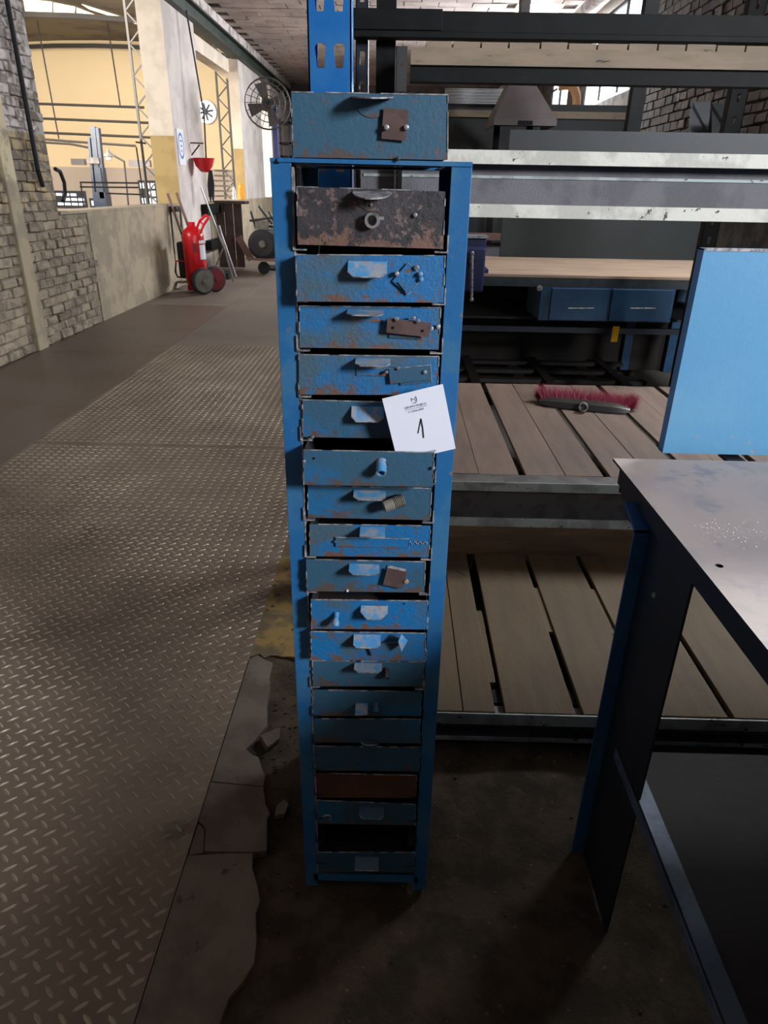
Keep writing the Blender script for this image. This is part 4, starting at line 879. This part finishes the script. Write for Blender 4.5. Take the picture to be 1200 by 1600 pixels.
# top rim of the frame, rails
q = MB(); q.slab([(CX0, CY - .002, CH - .004), (CX1, CY - .002, CH - .006), (CX1, CY - .002, CH), (CX0, CY - .002, CH + .001)], (0, .03, 0)); q.box(CX0, CX1, CY + CD - .03, CY + CD, CH - .004, CH)
q.box(CX0, CX0 + .03, CY + .028, CY + CD - .03, CH - .004, CH).box(CX1 - .03, CX1, CY + .028, CY + CD - .03, CH - .004, CH)
tr = q.build('top_frame', 'frame_blue', cab)
for p in ((437, 250),): MB().lathe(at(*p, Y=CY - .002), (0, -1, 0), [(0, .004), (.004, .003)], 8).build('weld_spot', 'frame_blue', tr)
MB().box(CX0 + .02, CX1 - .02, CY + .0, CY + .004, .012, .034).build('bottom_rail', 'frame_blue', cab)
MB().box(CX0 + .004, CX1 - .004, CY + .004, CY + CD - .004, .03, .034).build('bottom_panel', 'inside', cab)
MB().box(CX0 + .03, CX1 - .03, CY + CD - .003, CY + CD - .001, .05, CH - .11).build('back_panel', 'inside', cab)
# runners at every drawer position
PIT = 0.0745
zs_ = [1.421 - PIT * k for k in range(19)]
for z in zs_:
    if z < .04: continue
    for s in (-1, 1):
        xe = CX0 + .030 if s < 0 else CX1 - .030
        q = MB(); x_in = xe - s * .018
        q.box(min(xe, x_in), max(xe, x_in), CY - .004, CY + CD - .02, z - .0065, z - .0045); xo = xe - s * -.002
        q.box(min(xe, xo), max(xe, xo), CY - .004, CY + CD - .02, z - .006, z + .018); q.build('runner', 'worn' if z > .6 else 'darksteel', cab)  # lower runners coloured darker for the shade they sit in

def tab(dr, px0, px1, ypx0, hpx, yf, m='pale', p=.029, rnd_=False, ch=.25):
    """bent sheet pull: a plate leaving the front and folded down, its corners cut or rounded"""
    a = at(px0, ypx0, Y=yf); b_ = at(px1, ypx0, Y=yf); wd = b_.x - a.x; z = a.z
    al = math.atan2(H - z, yf); sc = F / math.hypot(yf, H - z)
    beta = math.asin(min(.98, hpx / (p * sc))) - al
    dv = Vector((0, -math.cos(beta), -math.sin(beta))); xv = Vector((1, 0, 0)); nv = xv.cross(dv)
    if rnd_:
        prof = [(0, 0)] + [(wd / 2 - wd / 2 * math.cos(PI * k / 10), p * (.15 + .85 * math.sin(PI * k / 10))) for k in range(11)] + [(wd, 0)]
    else: prof = [(0, 0), (0, p * (1 - ch * 1.2)), (wd * ch * .6, p), (wd * (1 - ch * .6), p), (wd, p * (1 - ch * 1.2)), (wd, 0)]
    q = MB(); q.slab([a + xv * u + dv * v for u, v in prof], nv * .0012)
    # thin bright worn rim
    for (u0, v0), (u1, v1) in zip(prof[1:-2], prof[2:-1]):
        q.bar(a + xv * u0 + dv * v0 + nv * .0006, a + xv * u1 + dv * v1 + nv * .0006, .0014, .0018, tuple(nv), 1)
    h = q.build('handle', [m, 'worn'], dr)
    # fixing leaf against the front
    MB().box(a.x + .001, b_.x - .001, yf - .0012, yf, z - .018, z + .001).build('handle_leaf', 'blue' if m == 'pale' else m, h) if not rnd_ else \
        MB().slab([(a.x + wd / 2 - wd / 2 * math.cos(PI * k / 10), yf - .0012, z - .026 * math.sin(PI * k / 10)) for k in range(11)], (0, .0012, 0)).build('handle_leaf', m if m != 'worn' else 'black_rust', h)
    return h
def plate(dr, cx, cy, w_, h_, ang, yf, m, nm='tag_plate', off=.006, th=.0012):
    """rectangle of sheet tacked on the front; size in metres, ang in degrees (clockwise in the picture)"""
    c_ = at(cx, cy, Y=yf - off); a = -math.radians(ang); ux = Vector((math.cos(a), 0, math.sin(a))); uz = Vector((-math.sin(a), 0, math.cos(a)))
    q = MB(); q.slab([c_ - ux * w_ / 2 - uz * h_ / 2, c_ + ux * w_ / 2 - uz * h_ / 2, c_ + ux * w_ / 2 + uz * h_ / 2, c_ - ux * w_ / 2 + uz * h_ / 2], (0, th, 0))
    if m in ('blue', 'dull'):
        for sg in (1,):
            q.bar(c_ - ux * w_ / 2 + uz * h_ / 2, c_ + ux * w_ / 2 + uz * h_ / 2, .001, .0014, (0, 1, 0), 1)
        q.bar(c_ + ux * w_ / 2 + uz * h_ / 2, c_ + ux * w_ / 2 - uz * h_ / 2, .001, .0014, (0, 1, 0), 1)
    o = q.build(nm, [m, 'worn'], dr)
    return o
def stud(dr, px, py, yf, r=.0035, L=.008, m='steel', nm='bolt', dx=0, dz=0):
    a = at(px, py, Y=yf - L * .5); a.y = yf
    MB().lathe(a, (dx, -1, dz), [(0, r * .7), (L * .55, r * .7), (L * .6, r), (L * .9, r * .95), (L, r * .5)], 10).build(nm, m, dr, smooth=True)
def pipe(dr, px, py, yf, r, L, dx, dz, m, nm='pipe_stub', rings=0):
    a = at(px, py, Y=yf); d = Vector((dx, -1, dz)).normalized()
    q = MB(); q.lathe(a - d * .002, d, [(0, r), (L, r), (L, r * .68), (L * .25, r * .66)], 18)
    for k in range(rings): q.lathe(a + d * (L * .35 + k * L * .6 / rings), d, [(0, r), (L * .02, r * 1.1), (L * .04, r)], 18)
    q.build(nm, m, dr, smooth=True)

DR = """455 143.6 700 148 458 244 699.5 248
464 291.5 696 299 465 382 692.5 389
462.4 397.6 695.5 399.3 463.8 471 693 473
468 477.7 689 480.6 468 543 685.4 546.3
467 554 686 557 467 616.5 683.4 617.4
472.5 624.7 676 630 473 683 677 686
474 703 678.7 707 474.7 757.5 676.5 761
481 758.5 674.7 763 481 808.7 672 812.7
483.7 819 673 821.5 484 869 670 870.7
478 874 664.5 878 480 923.7 663 926
486 937 668.5 939 486.7 982.7 667 983.6
485.5 986.7 665 989.5 486.6 1031 664 1033
488 1032 663 1034 488.8 1072 661 1073
488.8 1078 659 1080.8 488.8 1118.7 657.8 1118.7
491 1123 656.7 1124 490 1160 656.7 1161.6
491 1166 656.7 1167.7 492 1204 654.5 1205
494 1208 651 1211.5 494 1246 650 1247
495 1250.5 650 1257 495 1287 649 1289.5
496 1332 649 1332 496 1363 648 1363""".split('\n')
kinds = ['dull', 'black_rust', 'blue', 'dull', 'blue', 'dull', 'dull', 'dull', 'blue', 'dull', 'blue', 'blue', 'dull', 'dull', 'dull', 'dull', 'rustbox', 'dull', 'dull']
kinds[3] = 'blue'
yfs = [1.074, 1.062, 1.052, 1.072, 1.072, 1.072, 1.036, 1.072, 1.070, 1.062, 1.050, 1.056, 1.072, 1.074, 1.074, 1.074, 1.074, 1.074, 1.074]
names = [None, 'black scraped drawer with rust along its foot', None, None, None, None, 'drawer pulled forward, its rim open', None, None, None, None, None, None, None, None, None, 'rusty brown drawer', None, None]
drawers = []
for i, l in enumerate(DR):
    v = list(map(float, l.split())); yf = yfs[i]
    TL, TR, BL, BR = [at(v[k], v[k + 1], Y=yf) for k in (0, 2, 4, 6)]
    if i == 0:
        root = thing('loose_drawer', ((TL.x + TR.x) / 2, yf + .17, CH + .001), 'dull blue drawer box lying loose on top of the tall cabinet', 'drawer'); parent = root
        dz = BL.z - (CH + .0015)
        BL.z = CH + .002; BR.z = CH + .002
    else: parent = cab
    q = MB(); th = .0014; mi0 = 0
    dpt = .335 if yf > 1.05 else .345
    q.slab([BL, BR, TR, TL], (0, th, 0), 0)
    zb = max(BL.z, BR.z) + .0015 if i else BL.z
    # box behind the front: sides a little lower, bottom, back
    xl, xr = max(TL.x, BL.x), min(TR.x, BR.x)
    if i:
        xl = max(xl, CX0 + .033); xr = min(xr, CX1 - .033)
    zt2 = min(TL.z, TR.z) - .002
    q.box(xl, xl + th, yf + th, yf + dpt, zb, zt2, 1); q.box(xr - th, xr, yf + th, yf + dpt, zb, zt2, 1)
    q.box(xl, xr, yf + th, yf + dpt, zb, zb + th, 1); q.box(xl, xr, yf + dpt - th, yf + dpt, zb, zt2, 1)
    # worn bright rim along top and folded side edges
    wv = lambda a, b_, t: a + (b_ - a) * t
    for k in range(14):
        if random.random() < .8:
            q.bar(wv(TL, TR, k / 14) + Vector((0, .0004, 0)), wv(TL, TR, (k + 1) / 14) + Vector((0, .0004, 0)), .0022, .0014, (0, 0, 1), 2)
    for A, B in ((TL, BL), (TR, BR)):
        for k in range(8):
            if random.random() < .5: q.bar(wv(A, B, k / 8), wv(A, B, (k + 1) / 8), .0016, .0022, (0, 1, 0), 2)
    if i == 0: o = q.build('box', [kinds[i], 'inside', 'worn'], parent)
    else: o = q.build('drawer', [kinds[i], 'inside', 'worn'], parent)
    if names[i]: o['label'] = names[i]
    drawers.append(o)
D = drawers
# 1 loose drawer on top
y = yfs[0]
tab(root, 551, 614, 149.5, 1.5, y, 'dull', p=.042, rnd_=True)
plate(root, 617, 194.5, .034, .037, 4, y, 'brown'); stud(root, 604, 199, y - .004); stud(root, 635, 199, y - .004)
stud(root, 622, 248, y, .003, .006, 'darksteel', 'rivet')
# 2
y = yfs[1]
tab(D[1], 552, 611, 298, 9, y, 'worn', p=.036, rnd_=True)
pipe(D[1], 583, 344, y, .0105, .016, -.1, 0, 'steel', 'lock_ring'); stud(D[1], 649, 336, y, .003, .005); stud(D[1], 580, 320, y, .002, .004)
MB().bar(at(592, 341, Y=y - .012), at(600, 341, Y=y - .012), .004, .004).build('key_bit', 'steel', D[1])
# 3
y = yfs[2]
tab(D[2], 544, 605, 406, 23, y)
plate(D[2], 637, 436, .030, .034, 40, y, 'blue', off=.004); stud(D[2], 620, 427, y, .0035, .01, 'worn'); stud(D[2], 651, 418, y, .004, .009, 'worn', 'nut'); stud(D[2], 657, 428, y, .0035, .012, 'pale'); stud(D[2], 658, 436, y, .0035, .010, 'pale')
MB().bar(at(621, 441, Y=y - .003), at(634, 457, Y=y - .003), .0012, .005, (0, 1, 0)).build('weld_bead', 'black', D[2])
# 4
y = yfs[3]
tab(D[3], 543, 599, 483.5, 7.5, y)
o = plate(D[3], 638, 512, .066, .022, 5, y, 'brown', off=.011)
for p in ((614, 512), (660, 517)): MB().lathe(at(*p, Y=y - .0112), (0, -1, 0), [(0, .0022), (.0006, .0022)], 10).build('hole', 'black', o)
plate(D[3], 632, 520, .046, .017, 2, y, 'dull', off=.003, nm='backing_plate')
for p in ((620, 498), (646, 497), (653, 501), (674, 513), (685, 510)): stud(D[3], p[0], p[1], y - (.008 if p[0] < 670 else 0), .0035, .008, 'worn')
# 5
y = yfs[4]
tab(D[4], 556, 610, 559, 11, y)
plate(D[4], 641, 585, .066, .024, -7, y, 'dull', off=.007); plate(D[4], 650, 594, .05, .012, -7, y, 'dull', off=.003, nm='backing_plate'); plate(D[4], 583, 581, .053, .013, 0, y, 'blue', off=.002, nm='backing_plate')
for p in ((622, 575), (604, 581), (664, 581)): stud(D[4], p[0], p[1], y - .005, .003, .006, 'worn')
# 6
y = yfs[5]; tab(D[5], 549.5, 600, 633, 25, y); stud(D[5], 488, 683, y, .003, .008)
# 7 pulled out
y = yfs[6]
pipe(D[6], 596, 722, y, .0085, .026, .0, -.55, 'pale', 'bolt_stub'); stud(D[6], 592, 724, y, .004, .007, 'darksteel'); stud(D[6], 603, 724, y, .004, .007, 'darksteel')
stud(D[6], 475, 721, y, .003, .006, 'worn', 'weld_spot'); stud(D[6], 677, 731, y, .003, .006, 'worn', 'weld_spot'); stud(D[6], 491, 716, y, .0018, .002, 'black', 'rivet')
# 8
y = yfs[7]; tab(D[7], 553, 603, 765, 15, y)
a = at(600, 792, Y=y - .02); q = MB(); c2 = at(624, 783, Y=y - .012); d = (c2 - a).normalized()
q.cyl(a, a + d * .018, .0105, n=18); ln = (c2 - a).length
for k in range(6): q.lathe(a + d * (.018 + k * .003), d, [(0, .0098), (.0015, .0115), (.003, .0098)], 18)
q.build('threaded_pipe', 'hub', D[7], smooth=True)
# 9
y = yfs[8]; tab(D[8], 563, 602, 822, 16, y, ch=.02); plate(D[8], 582, 848, .131, .019, 0, y, 'blue', 'label_holder', off=.004); stud(D[8], 524, 846, y, .003, .005, 'dull')
q = MB(); 
for k in range(7): q.bar(at(640 + 4 * k, 846 + (k % 2) * 4, Y=y - .001), at(644 + 4 * k, 846 + ((k + 1) % 2) * 4, Y=y - .001), .0015, .002, (0, 1, 0))
q.build('weld_bead', 'pale', D[8])
# 10
y = yfs[9]; tab(D[9], 546, 593, 880, 17, y); o = plate(D[9], 617, 904, .036, .036, 12, y, 'brown', off=.009); stud(D[9], 635, 908, y - .004, .0045, .008, 'rail'); plate(D[9], 620, 889, .034, .006, 12, y, 'worn', 'backing_plate', off=.003)
stud(D[9], 543, 923, y, .0022, .004, 'label', 'rivet')
# 11
y = yfs[10]; tab(D[10], 564, 606, 945, 22, y, ch=.42)
a = at(526, 958, Y=y); dk = Vector((-.03, -.8, -.5)).normalized(); MB().lathe(a, dk, [(0, .005), (.012, .0045), (.017, .0065), (.023, .0068), (.027, .004)], 14).build('knob', 'pale', D[10], smooth=True)
stud(D[10], 633, 943, y, .0018, .003, 'dull', 'rivet')
# 12
y = yfs[11]; tab(D[11], 553, 595, 990, 21, y, ch=.2)
P = [at(627, 991, Y=y - .018), at(636, 1001, Y=y - .004), at(627, 1018, Y=y - .018), at(622, 1003, Y=y - .024)]
MB().slab(P, (.0012, .0, 0)).build('folded_flap', 'pale', D[11]); MB().slab([at(596, 1004, Y=y - .002), at(622, 1003, Y=y - .022), at(636, 1001, Y=y - .002)], (0, 0, -.0012)).build('folded_flap', 'dull', D[11])
MB().bar(at(575, 1013, Y=y - .002), at(579, 1024, Y=y - .002), .003, .003, (0, 1, 0)).build('scratch_bead', 'black', D[11])
# 13
y = yfs[12]; tab(D[12], 554, 597, 1035, 14, y); pipe(D[12], 603, 1046, y, .006, .02, .1, -.7, 'darksteel'); stud(D[12], 566, 1032, y, .003, .008); stud(D[12], 553, 1031, y, .002, .006)
# 14..19
y = yfs[13]; tab(D[13], 556, 575, 1098, 17, y, ch=.02); pipe(D[13], 588, 1101, y, .006, .018, .1, -.6, 'dull')
y = yfs[14]; tab(D[14], 564, 592, 1157, 6, y, 'dull', rnd_=True)
y = yfs[15]; stud(D[15], 561, 1187, y, .004, .014, 'dull', 'knob')
y = yfs[17]; tab(D[17], 562, 600, 1260, 16, y, 'dull'); 
a = at(512, 1275, Y=y); MB().tube([a + Vector((.010 * math.cos(t_), -.004 - .004 * math.sin(t_), .012 * math.sin(t_))) for t_ in [PI * k / 6 - 1.2 for k in range(9)]], .002, 8).build('ring_pull', 'worn', D[17])
y = yfs[18]; tab(D[18], 555, 592, 1338, 20, y, 'dull', ch=.02)

# ================================================================== NUMBER CARD
yc = 1.044
TL, TR, BR = at(597, 623, Y=1.034), at(692, 600, Y=1.034), at(712, 701, Y=yc)
BL = TL + (BR - TR)
card = thing('number_card', (TL + BR) / 2, 'white card handwritten with a 1 tucked behind the pulled-out drawer', 'card')
b = MB(); b.slab([BL, BR, TR, TL], (0, .0004, 0)); b.build('sheet', 'paper', card)
ex = (TR - TL); W_ = ex.length; ex.normalize(); ez = (TL - BL); H_ = ez.length; ez.normalize(); nn = ex.cross(ez).normalized()
if nn.y > 0: nn = -nn
def cp(u, v, o_=.0004): return BL + ex * W_ * u + ez * H_ * v + nn * o_
def stroke(mb, pts, wd):
    for (a, b_) in zip(pts[:-1], pts[1:]): mb.bar(cp(*a), cp(*b_), wd, .0003, tuple(nn))
q = MB(); stroke(q, [(.44, .37), (.465, .42), (.54, .58)], .0016); stroke(q, [(.54, .58), (.535, .44), (.515, .28)], .0022); q.build('handwritten_numeral', 'ink', card)
q = MB(); s = lambda u, v: (.5 + (u) * .085, .855 + v * .07)
stroke(q, [s(-.5, .1), s(-.5, .75), s(-.05, .35), s(.45, .9), s(.5, .0), s(.1, -.45), s(-.45, -.25)], .0009); stroke(q, [s(.1, -.05), s(.45, .35)], .0009); q.build('printed_emblem', 'greyink', card)
def text(body, u, v, size, m, parent):
    cu = bpy.data.curves.new('text', 'FONT'); cu.body = body; cu.size = size; cu.align_x = 'CENTER'; cu.align_y = 'CENTER'; cu.extrude = .00005; cu.resolution_u = 2
    to = bpy.data.objects.new('text', cu); COL.objects.link(to)
    me = bpy.data.meshes.new_from_object(to.evaluated_get(bpy.context.evaluated_depsgraph_get()))
    bpy.data.objects.remove(to)
    o = bpy.data.objects.new('printed_lettering', me); COL.objects.link(o); o.parent = parent; me.materials.clear(); me.materials.append(M[m])
    rot = Matrix((ex, ez, nn)).transposed(); org = cp(u, v, .0006) - wloc(parent)
    me.transform(Matrix.Translation(org) @ rot.to_4x4())
    return o
text('GRUPO MUJICA', .5, .785, .0050, 'greyink', card)
text('11 2366-5459', .49, .715, .0046, 'greyink', card)
text('VISITA', .60, .045, .0050, 'greyink', card)
q = MB(); stroke(q, [(.32, .752), (.68, .752)], .0006); q.build('printed_rule', 'greyink', card)
